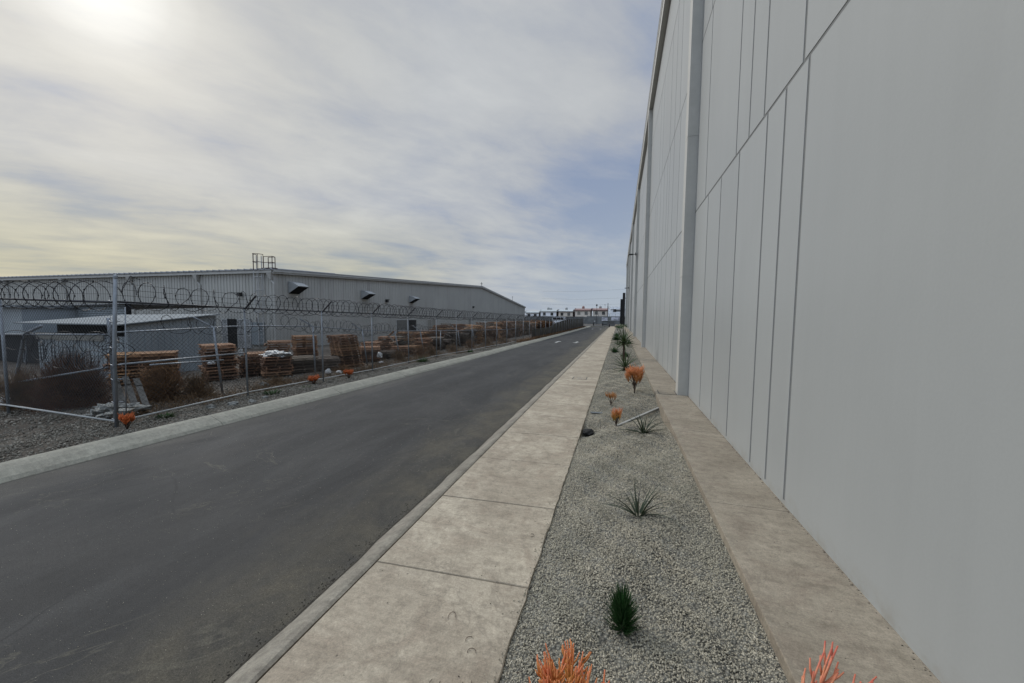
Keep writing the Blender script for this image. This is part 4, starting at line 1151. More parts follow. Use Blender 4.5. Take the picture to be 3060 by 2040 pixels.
# loose boards thrown on the stacks
def board(loc, rz, tilt, L, m, label, grp=None, wd=.06):
    b = MB(); b.box(-L / 2, L / 2, -wd, wd, -.011, .011)
    for k in (-.4, .4): b.box(L * k - .02, L * k + .02, -wd, wd, .011, .03)
    o = b.build('plank', m); o.location = loc; o.rotation_euler = (0, tilt, rz)
    return tag(o, label, 'plank', grp)
def lean_board(p, q, wd, label):
    p, q = Vector(p), Vector(q); L = (q - p).length; b = MB(); b.box(0, L, -wd, wd, -.011, .011)
    for k in (.15, .8): b.box(L * k - .03, L * k + .03, -wd, wd, .011, .03)
    o = b.build('plank', 'plank'); o.location = p; o.rotation_euler = (q - p).to_track_quat('X', 'Z').to_euler()
    tag(o, label, 'plank', 'boards leaning at the corner')
for k, lb in enumerate(('leftmost', 'middle one', 'rightmost')):
    lean_board((-9.45 + .15 * k, 5.05 + .1 * k, .08), (-10.15 + .12 * k, 5.25 + .12 * k, .80 - .05 * k), .05, lb + ' of three grey boards leaning inside the fence corner')
for k, (x, y, z) in enumerate([(-10.5, 16.9, .92), (-10.6, 17.8, .98), (-10.2, 15.6, .86), (-10.8, 19.5, 1.2), (-10.6, 22.3, 1.3), (-10.3, 25.1, 1.22), (-10.8, 27.2, 1.35)]):
    board((x, y, z), R.uniform(.9, 2.0), R.uniform(-.12, .12), 1.3, 'wood_new', 'loose pale board lying on the tumbled front pallets', 'loose boards on the pallets', .05)


def lump(name, m, loc, size, seed, label, cat, crumple=.25, n=2, group=None):
    import bmesh
    bm = bmesh.new(); bmesh.ops.create_icosphere(bm, subdivisions=n + 1, radius=1)
    rg = random.Random(seed); ph = rg.uniform(0, 9)
    for v in bm.verts:
        c = v.co.copy(); k = 1 + crumple * (vn(c.x * 2.1 + ph, c.y * 2.3 + c.z * 1.7, ph) + .5 * vn(c.z * 5 + ph, c.x * 5, ph * 2)) + rg.uniform(-.06, .06) * crumple * 3
        v.co = Vector((c.x * size[0] * k, c.y * size[1] * k, max(c.z, -.5) * size[2] * k))
    me = bpy.data.meshes.new(name); bm.to_mesh(me); bm.free(); me.materials.append(M[m])
    o = bpy.data.objects.new(name, me); COL.objects.link(o); o.location = loc; return tag(o, label, cat, group)
lump('plastic_bundle', 'white', (-11.0, 9.95, zt3 + .05), (.50, .30, .11), 1, 'crumpled whitish plastic sheet bundled on top of a pallet stack', 'plastic sheet', .4, 3)
lump('plastic_bag', 'white', (-9.3, 10.35, .2), (.10, .08, .09), 2, 'white bag caught low inside the fence before the leaning stack', 'plastic bag', .4)
lump('plastic_bag', 'white', (-9.2, 10.75, .14), (.12, .09, .05), 3, 'crumpled white scrap just right of the low caught bag', 'plastic bag', .4)
lump('plastic_bag', 'white', (-9.6, 13.6, .42), (.11, .09, .14), 4, 'white bag snagged in the brush right of the leaning stack', 'plastic bag', .4)
lump('plastic_bag', 'white', (-9.5, 13.55, .14), (.12, .08, .05), 14, 'white rag on the dirt below the snagged bag', 'plastic bag', .4)
lump('plastic_bag', 'white', (-11.75, 8.35, .62), (.10, .08, .06), 5, 'small white bag on the left edge of the stack nearest the corner post', 'plastic bag', .4)
lump('plastic_bag', 'white', (-11.45, 9.05, .86), (.06, .06, .12), 6, 'torn white bag hanging on the right edge of the same stack', 'plastic bag', .5)
lump('plastic_sheet', 'white', (-13.5, 5.3, -.04), (.75, .3, .10), 7, 'pale crumpled plastic sheeting on the ground by the left fence', 'plastic sheet', .5, 3)
lump('rubble_pile', 'stone', (-9.5, 4.95, .12), (.5, .32, .16), 8, 'pale rubble pile behind the thick corner post', 'rubble', .6, 3)
b = MB(); b.box(-.12, .12, -.09, .09, 0, .2); o = b.build('concrete_block', 'stone'); o.location = (-8.95, 4.75, .08); o.rotation_euler = (.05, .04, .5)
tag(o, 'pale concrete block lying just right of the corner post', 'block')
for k, (x, y, s) in enumerate([(-8.2, 6.25, .11), (-8.0, 6.55, .09), (-8.35, 5.9, .10), (-8.15, 7.0, .07), (-9.6, 8.2, .16), (-8.9, 6.9, .1)]):
    lump('rock', 'stone', (x, y, .1), (s, s * .8, s * .55), 50 + k, ['flat grey rock on the verge near the first bay', 'rounded rock close behind the kerb', 'angular rock below the bottom rail', 'small rock beside the kerb near the second post',
         'large rock inside the fence beside the pallets', 'grey rock just inside the bottom rail'][k], 'rock', .35)
b = MB(); b.box(-.12, .12, -.045, .045, 0, .012); o = b.build('white_scrap', 'shed_roof'); o.location = (-.40, 7.9, gz(-.40, 7.9) + .015); o.rotation_euler.z = .1
tag(o, 'flat pale slat lying on the gravel near the small orange plant', 'scrap')
lump('dark_hollow', mat('dark_hollow_fill', (.03, .026, .022), .9, .2, 8).name and 'tyre', (-.47, 6.62, .085), (.10, .13, .055), 61, 'dark half-buried hollow by the pavement edge', 'stone', .2)  # black lump stands in for a dark round half-buried hollow


# ------------------------------------------------------------------ dry bushes
def stems(name, lowc, midc, tipc, h):
    def f(k, co):
        z = k.n('ShaderNodeSeparateXYZ', ins={0: co}).outputs[2]
        t = k.m('ADD', k.m('DIVIDE', z, h), k.m('MULTIPLY', k.m('SUBTRACT', k.noise(co, 22, 2, 0.5), 0.5), 0.7))
        return k.ramp(t, [(0.25, lowc), (0.62, midc), (0.98, tipc)]), 0.5, None, 0, 0
    return pbr(name, f)


M['red_tip'] = stems('orange_pencil_stems', (0.34, 0.24, 0.05), (0.60, 0.27, 0.075), (0.60, 0.175, 0.075), 0.36)
M['pink_tip'] = stems('pink_pencil_stems', (0.45, 0.22, 0.08), (0.60, 0.20, 0.11), (0.46, 0.075, 0.06), 0.34)
M['tall_tip'] = stems('tall_orange_stems', (0.30, 0.15, 0.04), (0.52, 0.21, 0.06), (0.62, 0.23, 0.09), 0.66)


def bush(loc, rx, ry, h, n, m, seed, label, grp='dry bushes along the fence', dense=5):
    rg = random.Random(seed); b = MB()
    for i in range(n):
        a = rg.uniform(0, 2 * PI); el = rg.uniform(-.05, 1) ** 1.0 * PI / 2
        d = Vector((math.cos(a) * math.cos(el) * rx, math.sin(a) * math.cos(el) * ry, math.sin(el) * h))
        t0 = rg.uniform(0.0, .55); t1 = rg.uniform(.7, 1.05)
        p = Vector((rg.uniform(-.1, .1) * rx, rg.uniform(-.1, .1) * ry, 0)); pts = []
        A = p + d * t0; B = p + d * t1
        sd = Vector((rg.gauss(0, 1), rg.gauss(0, 1), rg.gauss(0, .6))) * (.14 * rx)
        M1 = (A + B) / 2 + sd
        pts = [A, M1, B + sd * rg.uniform(-.5, 1.6)]
        b.tube(pts, rg.uniform(.0035, .008), 3, r2=.0018, cap=False)
        # twigs
        for q in range(dense):
            t = rg.random(); c = A.lerp(M1, t) if rg.random() < .5 else M1.lerp(pts[2], t)
            e = Vector((rg.gauss(0, 1), rg.gauss(0, 1), rg.gauss(0.3, .8))); e = e / (e.length + .01) * rg.uniform(.06, .2) * rx
            b.tube([c, c + e * .5 + Vector((0, 0, .01)), c + e], .0032, 3, r2=.0012, cap=False)
    o = b.build('dry_bush', m); o.location = loc
    return tag(o, label, 'bush', grp)
bush((-11.75, 5.35, -.1), .98, .65, 1.24, 2000, 'dead_dark', 1, 'large near-black dead bush left of the corner post', dense=7)
bush((-12.75, 5.0, -.1), .5, .4, .95, 600, 'dead_warm', 2, 'rusty dry bush at the left edge of the black one')
bush((-10.25, 6.15, -.02), .78, .6, .98, 800, 'dead', 3, 'big brown dry bush right of the corner post', dense=6)
bush((-9.75, 6.6, 0), .45, .45, .66, 450, 'dead_warm', 4, 'golden brown dry bush beside the big brown one')
bush((-16.6, 6.0, -.2), .7, .6, .6, 200, 'dead_warm', 5, 'low tawny bush at the left picture edge')
k = 0
for (x, y, r, h, mm, lb) in [(-9.35, 14.7, .55, .55, 'dead_warm', 'low tan brush right of the leaning pallet stack'), (-9.4, 16.6, .6, .75, 'dead', 'brown brush by the fifth fence post'),
                             (-9.2, 17.4, .55, .62, 'dead_warm', 'tan brush before the tumbled pallets'), (-9.0, 19.5, .5, .5, 'dead_warm', 'small tan brush by the seventh post'),
                             (-8.9, 21.8, .5, .6, 'dead', 'brown brush by the ninth post'), (-8.7, 24.6, .6, .62, 'dead_warm', 'tan brush in the middle of the fence line'),
                             (-8.5, 27.5, .6, .6, 'dead_warm', 'tan brush further along the fence line'), (-9.4, 11.2, .5, .25, 'dead', 'flat dead brush under the grey pallets'),
                             (-9.6, 8.6, .6, .25, 'dead_warm', 'flat straw litter before the brown stack')]:
    bush((x, y, yard_z(x, y) - .03), r, r * .9, h, 190, mm, 300 + k, lb, dense=5); k += 1
# low strip of rusty ground cover at the foot of the screen
gc = MB(); rg = random.Random(8)
for i in range(3200):
    y = rg.uniform(28, 80); x = lerp_tab(FX, y) + rg.uniform(.0, .38); z = .1
    e = Vector((rg.gauss(0, .12), rg.gauss(0, .25), rg.uniform(.06, .28)))
    gc.tube([(x, y, z), (x + e.x * .6, y + e.y * .5, z + e.z * .7), (x + e.x, y + e.y, z + e.z)], .012, 3, r2=.003, cap=False)
tag(gc.build('ground_cover', 'dead'), 'rusty ground cover at the foot of the screened fence', 'ground cover', kind='stuff')


# ------------------------------------------------------------------ pencil-stem shrubs
def firestick(loc, R0, H, ntip, mtip, seed, label, trunk=.25, grp='orange pencil-stem shrubs', rt=.0045, spread=1.0, fork=3, trunk_r=.012, low=0.3, lean=(0, 0)):
    rg = random.Random(seed); root = empty('pencil_shrub', loc, label, 'shrub', grp)
    st = MB(); tp = MB()
    th = H * trunk
    st.tube([(0, 0, -.03), (rg.uniform(-.01, .01), rg.uniform(-.01, .01), th * .6), (rg.uniform(-.02, .02), 0, th)], trunk_r, 7, r2=trunk_r * .75)
    nodes = []
    nb = max(4, ntip // 9)
    for i in range(nb):
        a = 2 * PI * i / nb + rg.uniform(-.4, .4); s_r = rg.uniform(.25, 1) * R0 * .62
        c = Vector((math.cos(a) * s_r, math.sin(a) * s_r, th + (H - th) * rg.uniform(low, .6)))
        m0 = Vector((c.x * .45, c.y * .45, th + (c.z - th) * .35))
        st.tube([(0, 0, th * rg.uniform(.25, .9)), tuple(m0), tuple(c)], trunk_r * .55, 6, r2=rt * 1.2); nodes.append((c, a))
    for i in range(ntip):
        c, a = nodes[i % nb]
        aa = a + rg.gauss(0, .9); out = rg.uniform(.05, .42) * R0 * spread
        top = Vector((c.x + math.cos(aa) * out, c.y + math.sin(aa) * out, c.z + (H * rg.uniform(.60, 1.06) - c.z) * (1 - .35 * (out / R0))))
        if top.z < c.z + .03: top.z = c.z + .03
        md = c.lerp(top, .5) + Vector((math.cos(aa), math.sin(aa), 0)) * out * .25
        tp.tube([c, md, top], rt, 6, r2=rt * .55)
        for q in range(fork):
            t = rg.uniform(.25, .85); s_ = c.lerp(md, t * 2) if t < .5 else md.lerp(top, t * 2 - 1)
            a2 = aa + rg.choice((-1, 1)) * rg.uniform(.3, 1.3); ln = (H - th) * rg.uniform(.12, .3)
            e = s_ + Vector((math.cos(a2) * ln * .55, math.sin(a2) * ln * .55, ln * .85))
            tp.tube([s_, s_.lerp(e, .5) + Vector((math.cos(a2), math.sin(a2), 0)) * ln * .08, e], rt * .85, 5, r2=rt * .45)
    for q in (st, tp): q.v = [(x + lean[0] * max(0, z) / H, y + lean[1] * max(0, z) / H, z) for x, y, z in q.v]
    st.build('stem', 'stem', root, True); tp.build('pencil_branches', mtip, root, True)
    return root
firestick((-.19, 1.62, gz(-.19, 1.62)), .25, .36, 74, 'red_tip', 1, 'large orange-red pencil shrub at the bottom picture edge in the gravel', trunk=.12, rt=.0062, fork=3, low=.15)
firestick((0.82, 1.80, gz(.82, 1.80)), .15, .30, 26, 'pink_tip', 2, 'pinkish pencil shrub leaning over the ledge at the bottom edge', trunk=.15, rt=.0062, fork=1, spread=1.0, low=.2, lean=(.20, .16))
firestick((.42, 9.75, gz(.42, 9.75) - .01), .25, .68, 170, 'tall_tip', 3, 'tall bushy orange shrub on bare stems nearest the ledge cover', trunk=.36, rt=.0052, fork=4, trunk_r=.014, low=.02)
firestick((-.12, 8.61, gz(-.12, 8.6)), .15, .30, 60, 'gold_tip', 4, 'small sparse golden orange shrub in the middle of the gravel', trunk=.16, rt=.0036, fork=2)
firestick((0.0, 7.0, gz(0, 7.0)), .095, .34, 90, 'red_tip', 5, 'upright orange shrub beside the pale edging strip', trunk=.22, rt=.004, fork=3, low=.02)
firestick((-8.05, 4.30, .08), .11, .29, 110, 'dull_tip', 6, 'round orange shrub just right of the thick corner post', trunk=.15, rt=.0055, fork=3)
firestick((-8.42, 8.79, .08), .20, .27, 130, 'dull_tip', 7, 'low orange shrub between the second and third post', trunk=.1, rt=.006, fork=3)
firestick((-8.18, 9.97, .08), .155, .30, 100, 'dull_tip', 8, 'dull orange shrub just past the third post', trunk=.1, rt=.006, fork=3)
firestick((-8.3, 3.3, .05), .0001 + .16, .14, 40, 'dull_tip', 9, 'tiny reddish sprout outside the frame corner', trunk=.1) if False else None


# ------------------------------------------------------------------ blade plants
def blades(name, loc, n, L, wd, m, seed, label, cat, grp, el=(0.2, 1.3), droop=.5, base_r=.02, parent=None, zc=0.0, jl=.35):
    rg = random.Random(seed); b = MB()
    for i in range(n):
        a = 2 * PI * i / n * 2.399 * 3 + rg.uniform(-.4, .4); e = rg.uniform(*el); l = L * rg.uniform(1 - jl, 1.05)
        pts = []; d = Vector((math.cos(a) * math.cos(e), math.sin(a) * math.cos(e), math.sin(e)))
        p = Vector((math.cos(a) * base_r, math.sin(a) * base_r, zc))
        dr = droop * rg.uniform(.4, 1.5); sg = 8
        sidew = Vector((-math.sin(a), math.cos(a), 0)) * rg.uniform(-.25, .25)
        for k in range(sg + 1):
            pts.append(p.copy()); p = p + d * (l / sg)
            d = (d + Vector((0, 0, -1)) * dr / sg + sidew / sg).normalized()
        b.strip(pts, wd)
    if parent is not None: return b.build(name, m, parent)
    o = b.build(name, m); o.location = loc
    return tag(o, label, cat, grp)
blades('blade_plant', (.23, 3.71, gz(.23, 3.7) - .01), 24, .42, .0075, 'blade', 1, 'spiky clump of thin arching blades in the middle of the gravel', 'plant', 'blade plants in the gravel', el=(.45, 1.3), droop=.75)
blades('blade_plant', (.44, 6.44, gz(.44, 6.44) - .01), 30, .50, .011, 'blade', 2, 'grey-green arching blade plant near the edging strip', 'plant', 'blade plants in the gravel', el=(.25, 1.3), droop=1.1)
tuft = MB(); rg = random.Random(31)
for i in range(340):
    z0 = rg.uniform(0, .16); a = rg.uniform(0, 2 * PI); e = .42 + z0 * 5 + rg.uniform(-.25, .35); l = rg.uniform(.09, .15)
    p = Vector((math.cos(a) * .012, math.sin(a) * .012, z0)); d = Vector((math.cos(a) * math.cos(e), math.sin(a) * math.cos(e), math.sin(e))); pts = []
    for k in range(5): pts.append(p.copy()); p = p + d * l / 4; d = (d + Vector((0, 0, .16))).normalized()
    tuft.strip(pts, .0048)
o = tuft.build('grass_tuft', 'leaf'); o.location = (.07, 2.31, gz(.07, 2.31) - .01)
tag(o, 'small dense dark green tuft in the near gravel', 'plant', 'blade plants in the gravel')
blades('blade_plant', (.41, 29.4, gz(.4, 29.4)), 26, .95, .022, 'blade', 4, 'far dark blade plant below the right ledge', 'plant', 'blade plants in the gravel', el=(.2, 1.2), droop=.7)
blades('blade_plant', (-.05, 27.3, gz(0, 27.3)), 16, .5, .02, 'leaf', 5, 'small far blade plant left of its dark neighbour', 'plant', 'blade plants in the gravel', el=(.3, 1.3), droop=.5)
blades('blade_plant', (-.22, 42, gz(0, 42)), 30, .55, .03, 'leaf', 6, 'tiny far plant near the pavement edge', 'plant', 'blade plants in the gravel', el=(.1, 1.4), droop=.5)
blades('blade_plant', (.65, 26.0, gz(.65, 26) + .1), 40, .42, .025, 'leaf', 7, 'small leafy plant right against the ledge', 'plant', 'blade plants in the gravel', el=(.1, 1.5), droop=.3)
blades('round_shrub', (-.14, 33.6, gz(0, 33)), 160, .62, .03, 'leaf', 8, 'round dark green shrub in the far gravel', 'shrub', 'small far shrubs', el=(.0, 1.5), droop=.5)
blades('round_shrub', (-.2, 21.5, gz(0, 21)), 110, .36, .016, 'leaf', 9, 'small upright shrub left of the yucca', 'shrub', 'small far shrubs', el=(.3, 1.5), droop=.3)
blades('round_shrub', (.32, 18.9, gz(.3, 19) + .02), 110, .28, .016, 'leaf', 10, 'dark round shrub behind the yucca trunk', 'shrub', 'small far shrubs', el=(.0, 1.5), droop=.3)


def yucca(loc, th, L, n, seed, label, lean=.06):
    e = empty('yucca', loc, label, 'yucca', 'yuccas in the gravel')
    t = MB(); t.tube([(0, 0, -.05), (lean * .3, 0, th * .5), (lean, 0, th)], .05, 8, r2=.045); t.build('trunk', 'stem', e)
    b = MB(); rg = random.Random(seed)
    for i in range(n):
        a = i * 2.399 + rg.uniform(-.2, .2); f = (i + .5) / n; el = -0.55 + 1.95 * f + rg.uniform(-.12, .12); l = L * rg.uniform(.8, 1.08)
        d = Vector((math.cos(a) * math.cos(el), math.sin(a) * math.cos(el), math.sin(el)))
        p = Vector((lean + math.cos(a) * .03, math.sin(a) * .03, th - .08 + .14 * f)); pts = []
        for k in range(6):
            pts.append(p.copy()); p = p + d * (l / 5); d = (d + Vector((0, 0, -.05))).normalized()
        b.strip(pts, L * .042, .15)
    b.build('leaves', 'leaf2', e); return e
yucca((.20, 13.9, gz(.2, 13.9)), .16, .58, 44, 1, 'low green yucca rosette directly behind the tall orange shrub')
yucca((.24, 17.3, gz(.24, 17.3)), .82, .66, 54, 2, 'taller yucca with a starburst of leaves on a short trunk', .0)
for k, (x, y, h, s, lb) in enumerate([(.46, 40.0, 1.15, .55, 'far small tree leaning over the gravel by the ledge'), (.15, 43.0, .9, .5, 'far thin sapling left of the small tree'), (-.2, 60, .6, .4, 'distant low bush before the bench')]):
    e = empty('small_tree', (x, y, .15), lb, 'tree', 'small far trees')
    t = MB(); t.tube([(0, 0, -.05), (.02, 0, h * .5), (-.05, 0, h * .8)], .025, 6); t.build('trunk', 'stem', e)
    c = MB(); rg = random.Random(40 + k)
    for i in range(260):
        d = Vector((rg.gauss(0, 1), rg.gauss(0, 1), rg.gauss(0, .6))); d = d / d.length * rg.uniform(.2, 1) * s; d.z *= .6
        p = Vector((-.05, 0, h)) + d; r_ = rg.uniform(.03, .06); nn = Vector((rg.gauss(0, 1), rg.gauss(0, 1), rg.gauss(0, 1))).normalized(); o1 = nn.orthogonal().normalized() * r_; o2 = nn.cross(o1)
        c.add([tuple(p - o1), tuple(p + o2 * .5), tuple(p + o1), tuple(p - o2 * .5)], [(0, 1, 2, 3)])
    c.build('crown', 'leaf', e)
# green weeds on the verge
for k, (x, y, s, lb) in enumerate([(-8.35, 5.05, .13, 'tiny green weed by the bottom rail in the first bay'), (-8.28, 7.3, .2, 'flat green weed just past the second post'), (-8.15, 14.6, .34, 'dark green weed on the verge by the fourth bay'),
                                   (-8.1, 8.2, .12, 'small green weed close to the kerb'), (-7.95, 19.5, .2, 'far green weed beside the bottom rail')]):
    blades('weed', (x, y, .09), 110, s, .008, 'weed', 70 + k, lb, 'weed', 'weeds on the verge', el=(.05, 1.2), droop=.4, base_r=.06)

dw = MB(); rg = random.Random(91)
for i in range(7000):
    y = 4.6 + 26 * rg.random() ** 1.3; x = lerp_tab(FX, y) - .12 - abs(rg.gauss(0, .55)); z = yard_z(x, y)
    if vn(x * 1.7, y * 1.2, 4) < -.15: continue
    e = Vector((rg.gauss(0, .10), rg.gauss(0, .10), rg.uniform(.03, .20)))
    dw.tube([(x, y, z), (x + e.x * .5, y + e.y * .5, z + e.z * .7), (x + e.x, y + e.y, z + e.z)], .0045, 3, r2=.0015, cap=False)
tag(dw.build('dry_weeds', 'dead_warm'), 'scattered dry straw weeds along the inside of the fence', 'weeds', kind='stuff')
for k in range(20):
    y = R.uniform(14.5, 27); x = -10.35 + R.uniform(-.5, .35)
    board((x, y, R.uniform(.5, 1.25) + .1), R.uniform(0, 3.1), R.uniform(-.55, .55), R.uniform(.8, 1.3), R.choice(['wood_new', 'wood', 'wood_grey']), 'broken board sticking out of the tumbled front pallets', 'broken boards among the pallets', .045)
gp, gs = scatter(5200, lambda y, r: cbx(y) + .05 + (-2.15 - cbx(y)) * r ** .75, 0.6, 15, 0.0026, lambda x, y: 0.004, 41, 1.5)
pebbles('road_grit', 'stones', gp, gs, 42, 'fine loose grit lying on the asphalt')

# small plants debris on the pavement: dried curls
for k, (x, y) in enumerate([(-.78, 1.95), (-.82, 2.02), (-.9, 1.72), (-.74, 1.78), (-.72, 3.2), (-1.0, 2.15)]):
    b = MB(); rg = random.Random(k)
    b.tube([(.025 * math.cos(a), .022 * math.sin(a) * (1 + .2 * k % 2), .002) for a in np.linspace(0, 2.2 + rg.random() * 2, 8)], .0016, 4)
    o = b.build('dry_tendril', 'stem'); o.location = (x, y, .132); o.rotation_euler.z = k * 1.3
    tag(o, 'curled brown plant tendril lying on the near pavement', 'plant litter', 'dry tendrils on the pavement')

# ------------------------------------------------------------------ far end: wall, houses, van, poles
bwl = empty('boundary_wall', (-20, 128, -.4), 'grey block boundary wall below the row of houses', 'wall')
b = MB(); b.box(-10.4, 3.0, 128, 128.3, -.5, 2.55); b.box(-70, -10.4, 132, 132.3, -.5, 2.3)
build_w(b, 'wall', 'block', bwl)
b = MB()
for k in range(8): b.tube([(-10.2 + k * 1.8, 128.1, 2.5), (-10.2 + k * 1.8, 128.1, 3.45)], .04, 4)
b.tube([(-10.3, 128.1, 3.4), (3, 128.1, 3.4)], .025, 4); b.tube([(-10.3, 128.1, 2.95), (3, 128.1, 2.95)], .02, 4)
build_w(b, 'top_railing', 'arm', bwl)
for (xa, xb, za, zb, lb) in ((-2.5, .2, 1.2, 2.3, 'faded lilac and white banner hung at the right of the far wall'), (-5.5, -3.6, 1.1, 2.3, 'torn whitish banner on the far wall')):
    b = MB(); b.box(xa, xb, 127.9, 127.95, za, zb); tag(b.build('banner', 'banner'), lb, 'banner')
b = MB(); b.box(-7.95, -7.6, 127.9, 127.94, .6, 1.1); tag(b.build('notice_board', 'white'), 'small white notice on the far grey wall', 'notice')


def house(x0, x1, eave, top, wall, roof, trim, label, tank='tank', flat=False, front=165.0, glass=('glass', 'glass'), side='brick', tanks=1):
    e = empty('house', ((x0 + x1) / 2, front, -.5), label, 'house', 'houses in the far row')
    D = 9.0
    b = MB(); b.box(x0, x1, front, front + D, -.5, eave); build_w(b, 'wall', wall, e)
    b = MB(); b.box(x1, x1 + .05, front + .05, front + D, -.5, eave); build_w(b, 'side_wall', side, e)
    if not flat:
        r = MB(); n = 7; V = []; F = []
        prof = [(-.3, eave - .05), (-.3, eave + .12)] + [(-.3 + 3.6 * math.sin(a), eave + .12 + (top - eave - .12) * (1 - math.cos(a)) * 1.0) if False else (-.3 + 3.3 * (1 - math.cos(a)), eave + .12 + (top - eave - .12) * math.sin(a)) for a in np.linspace(.15, PI / 2, n)] + [(D, top - .3), (D, eave - .05)]
        m = len(prof)
        for x in (x0 - .25, x1 + .25):
            for (yy, zz) in prof: V.append((x, front + yy, zz))
        for i in range(m): F.append((i, (i + 1) % m, m + (i + 1) % m, m + i))
        F += [tuple(reversed(range(m))), tuple(range(m, 2 * m))]
        r.add(V, F); ro = build_w(r, 'roof', roof, e)
        tr = MB(); tr.box(x0 - .3, x1 + .3, front - .36, front - .3, eave - .12, eave + .12)
        for x in (x0 - .28, x1 + .22):
            tr.tube([(x + .02, front + yy, zz + .05) for yy, zz in prof[1:-2]], .12, 4)
        build_w(tr, 'fascia', trim, e)
    else:
        tr = MB(); tr.box(x0 - .1, x1 + .1, front - .1, front + D, eave, eave + .5); tr.box(x0 - .25, x1 + .1, front - .4, front, eave - .5, eave - .35); build_w(tr, 'parapet', 'whitewall', e)
    for k, f in enumerate((.24, .72)):
        cx_ = x0 + (x1 - x0) * f; zc = eave - 1.05
        fo = MB(); ring_w = .62
        fo.box(cx_ - ring_w, cx_ + ring_w, front - .08, front - .003, zc - .72, zc - .62); fo.box(cx_ - ring_w, cx_ + ring_w, front - .08, front - .003, zc + .58, zc + .66)
        fo.box(cx_ - ring_w, cx_ - ring_w + .07, front - .08, front - .003, zc - .62, zc + .58); fo.box(cx_ + ring_w - .07, cx_ + ring_w, front - .08, front - .003, zc - .62, zc + .58)
        fo.box(cx_ - .03, cx_ + .03, front - .07, front - .003, zc - .62, zc + .58)
        f_ = build_w(fo, 'window', trim if trim != 'maroon' else 'board', e)
        g_ = MB(); g_.box(cx_ - .56, cx_ + .56, front - .05, front - .004, zc - .62, zc + .58)
        L = e.location; g_.v = [(a - L.x, b_ - L.y, c - L.z) for a, b_, c in g_.v]; g_.build('pane', glass[k], f_)
    for k in range(tanks):
        xc = x0 + (x1 - x0) * (.4 if tanks > 1 else .48) + k * 1.2
        t = MB(); t.lathe([(0.0, top + 1.15 - k * .25), (.35, top + 1.05 - k * .25), (.55, top + .8 - k * .25), (.58, top - .1), (.0, top - .1)], xc, front + 3.5, 12); build_w(t, 'water_tank', tank, e, True)
    return e
house(-40.4, -34.4, 3.85, 4.75, 'whitewall', 'grey_roof', 'glass2', 'white house nearest the metal warehouse with pale roof', tanks=0)
house(-33.6, -26.6, 4.5, 5.4, 'whitewall', 'grey_roof', 'trim', 'white house with two grey roof tanks', tanks=2)
house(-25.6, -19.4, 4.5, 5.4, 'cream', 'grey_roof', 'maroon', 'cream house with pale roof and dark red trim', glass=('glass', 'glass2'), side='maroon')
house(-18.3, -11.9, 5.0, 6.0, 'cream', 'red_roof', 'maroon', 'cream house with red roof and a red domed tank', tank='tankred', glass=('board', 'glass2'))
house(-10.9, -4.7, 5.1, 6.1, 'beige', 'red_roof', 'maroon', 'beige house with red roof right of the red tanked one', tank='tank', glass=('glass2', 'glass'))
house(-3.6, 3.5, 6.2, 6.8, 'whitewall', 'grey_roof', 'trim', 'white flat-roofed house beside the dark entrance portal', flat=True, tanks=0)
b = MB(); b.box(-4.5, -3.9, 164.6, 165.6, -.5, 5.9); tag(b.build('white_pier', 'whitewall'), 'tall white pier between the last two houses', 'pier')

# van
ve = empty('van', (-17.6, 119, -.4), 'white passenger van whose roof shows above the screened fence', 'van')
b = MB()
pr = [(-2.8, .45), (2.75, .45), (2.8, 1.1), (2.55, 1.35), (1.75, 1.55), (1.1, 2.55), (.7, 2.72), (-2.5, 2.74), (-2.75, 2.5)]
V = [(x, -.95, z) for x, z in pr] + [(x, .95, z) for x, z in pr]; n = len(pr)
b.add(V, [tuple(range(n)), tuple(reversed(range(n, 2 * n)))] + [(i, n + i, n + (i + 1) % n, (i + 1) % n) for i in range(n)])
b.build('body', 'vanwhite', ve)
for (xa, xb) in ((-2.5, -1.35), (-1.25, -.1), (0.0, .75)):
    q = MB(); q.box(xa, xb, -.965, -.945, 1.7, 2.4); q.build('side_window', 'glass', ve)
q = MB(); q.add([(1.15, -.85, 2.46), (1.15, .85, 2.46), (1.76, .85, 1.6), (1.76, -.85, 1.6), (1.12, -.85, 2.44), (1.12, .85, 2.44), (1.73, .85, 1.58), (1.73, -.85, 1.58)],
               [(0, 1, 2, 3), (7, 6, 5, 4)]); q.build('windscreen', 'glass', ve)
for xw_ in (-1.8, 1.85):
    for yw in (-.86, .72):
        q = MB(); q.tube([(xw_, yw, .35), (xw_, yw + .2, .35)], .35, 16); q.build('wheel', 'tyre', ve)
# entrance yard boxes at the end of the road
b = MB(); b.box(-2.9, -1.1, 100, 100.2, -.3, .85); b.box(-2.95, -1.05, 99.9, 100.3, .85, .93)
tag(b.build('panel_barrier', 'wallgrey'), 'light grey solid barrier panel at the end of the pavement', 'barrier')
b = MB(); b.box(-4.6, -0.9, 109, 112, .15, 1.05); b.box(-4.7, -.8, 108.9, 112.1, 1.05, 1.22); b.box(-4.5, -1, 109.2, 111.8, -.3, .15)
tag(b.build('utility_housing', 'block'), 'low dark housing with pale slab top behind the grey barrier', 'housing')
b = MB()
for z in (.25, .6, .95): b.tube([(-1.0, 99, z), (.5, 99, z)], .04, 5)
for x in (-1.0, -.2, .5): b.tube([(x, 99, -.1), (x, 99, 1.3)], .05, 6)
tag(b.build('railing', 'galv'), 'low metal railing left of the dark portal', 'railing')
e = empty('bench', (0.1, 79.5, .12), 'low concrete bench slab at the far end of the gravel strip', 'bench')
b = MB(); b.box(-.7, .75, -.25, .25, .36, .46); b.build('seat', 'ledge', e)
b = MB(); b.box(-.12, .12, -.2, .2, 0, .36); b.build('pedestal', 'block', e)
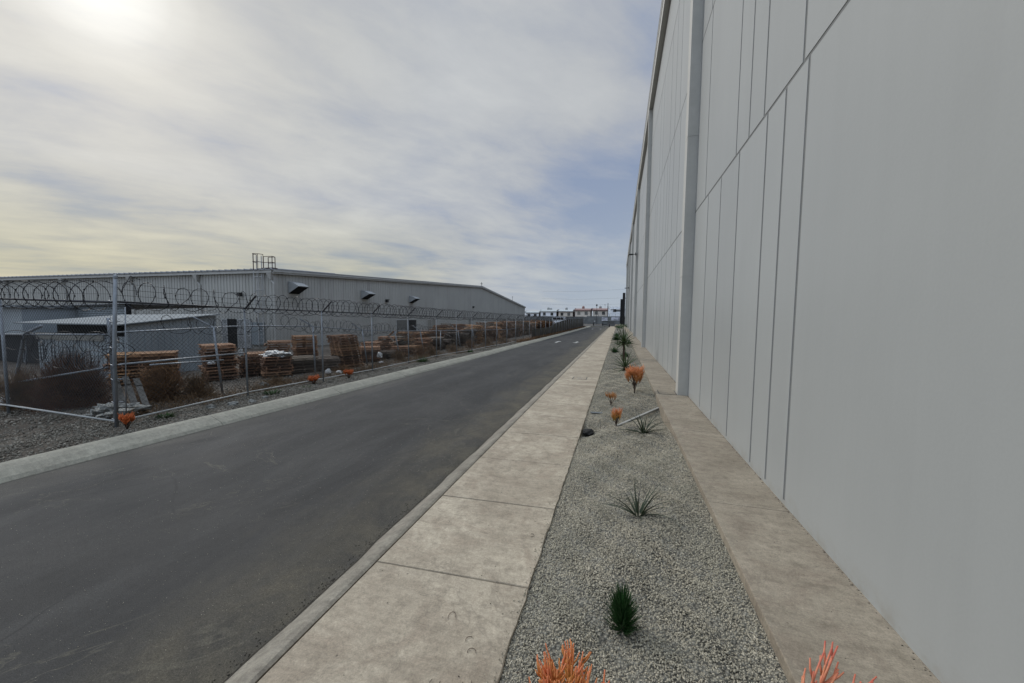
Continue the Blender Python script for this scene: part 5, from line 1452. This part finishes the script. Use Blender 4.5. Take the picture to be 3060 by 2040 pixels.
b = MB(); b.box(-.85, .9, 81, 88, -.05, .30); b.box(-.85, .9, 88, 95, -.05, .42)
tag(b.build('paved_terrace', 'ledge'), 'pale paved terrace before the portal', kind='structure')
b = MB(); b.box(-1.84, -.62, 78, 88, -.05, .12); tag(b.build('pavement_end', 'sidewalk'), kind='structure')
# dark post group by pavement end
for k, (x, y, h, lb) in enumerate([(-1.95, 82, .75, 'dark stubby bollard at the far pavement corner'), (-6.1, 96, .9, 'dark post left of the thin lamp post'), (-3.9, 96, .85, 'dark post right of the thin lamp post')]):
    e = empty('bollard', (x, y, 0), lb, 'bollard', 'dark posts at the road end')
    b = MB(); b.lathe([(.16, -.1), (.15, h * .8), (.11, h), (0, h + .04)], 0, 0, 10); b.build('shaft', 'arm', e); b = MB(); b.lathe([(.2, -.1), (.2, .12), (.15, .14)], 0, 0, 10); b.build('base', 'stone', e)
e = empty('thin_lamp_post', (-7.35, 130 * .92, -.3), 'thin post with dark round head before the beige house', 'lamp post')
e.location = (-6.75, 120, -.3)
b = MB(); b.tube([(0, 0, 0), (0, 0, 6.0)], .06, 6); b.build('pole', 'arm', e)
b = MB(); b.lathe([(0, 6.55), (.2, 6.45), (.26, 6.2), (.2, 5.95), (0, 5.85)], 0, 0, 10); b.build('lamp_head', 'arm', e)
e = empty('utility_pole', (-4.25, 150, -.4), 'slim dark utility pole beside the white pier', 'utility pole')
b = MB(); b.tube([(0, 0, 0), (0, 0, 8.1)], .11, 7); b.build('pole', 'arm', e)
b = MB(); b.box(-.15, .15, -.1, .1, 5.6, 6.9); b.tube([(0.15, 0, 6.4), (.6, 0, 6.7), (.9, 0, 6.3), (.5, 0, 5.9)], .04, 4); b.build('transformer', 'arm', e)
e = empty('dish_antenna', (-5.9, 166.5, 6.2), 'pale dish on the roof of the beige house', 'dish')
b = MB(); b.lathe([(.0, 1.2), (.25, 1.25), (.38, 1.4)], 0, 0, 12); b.tube([(0, 0, 0), (0, 0, 1.2)], .04, 5); b.build('dish', 'tank', e)
for k, (za, zb, lb) in enumerate([(15.2, 15.4, 'highest thin power line crossing the far sky'), (11.5, 11.3, 'middle thin power line crossing the far sky'), (8.7, 8.4, 'lowest thin power line above the roofs')]):
    b = MB(); b.tube([(-38, 190, za), (-20, 190, (za + zb) / 2 - .45), (0, 190, zb + .3), (12, 190, zb + 1.4)], .028, 4); tag(b.build('power_line', 'arm'), lb, 'power line', 'power lines over the houses')
print('pallets', npal)
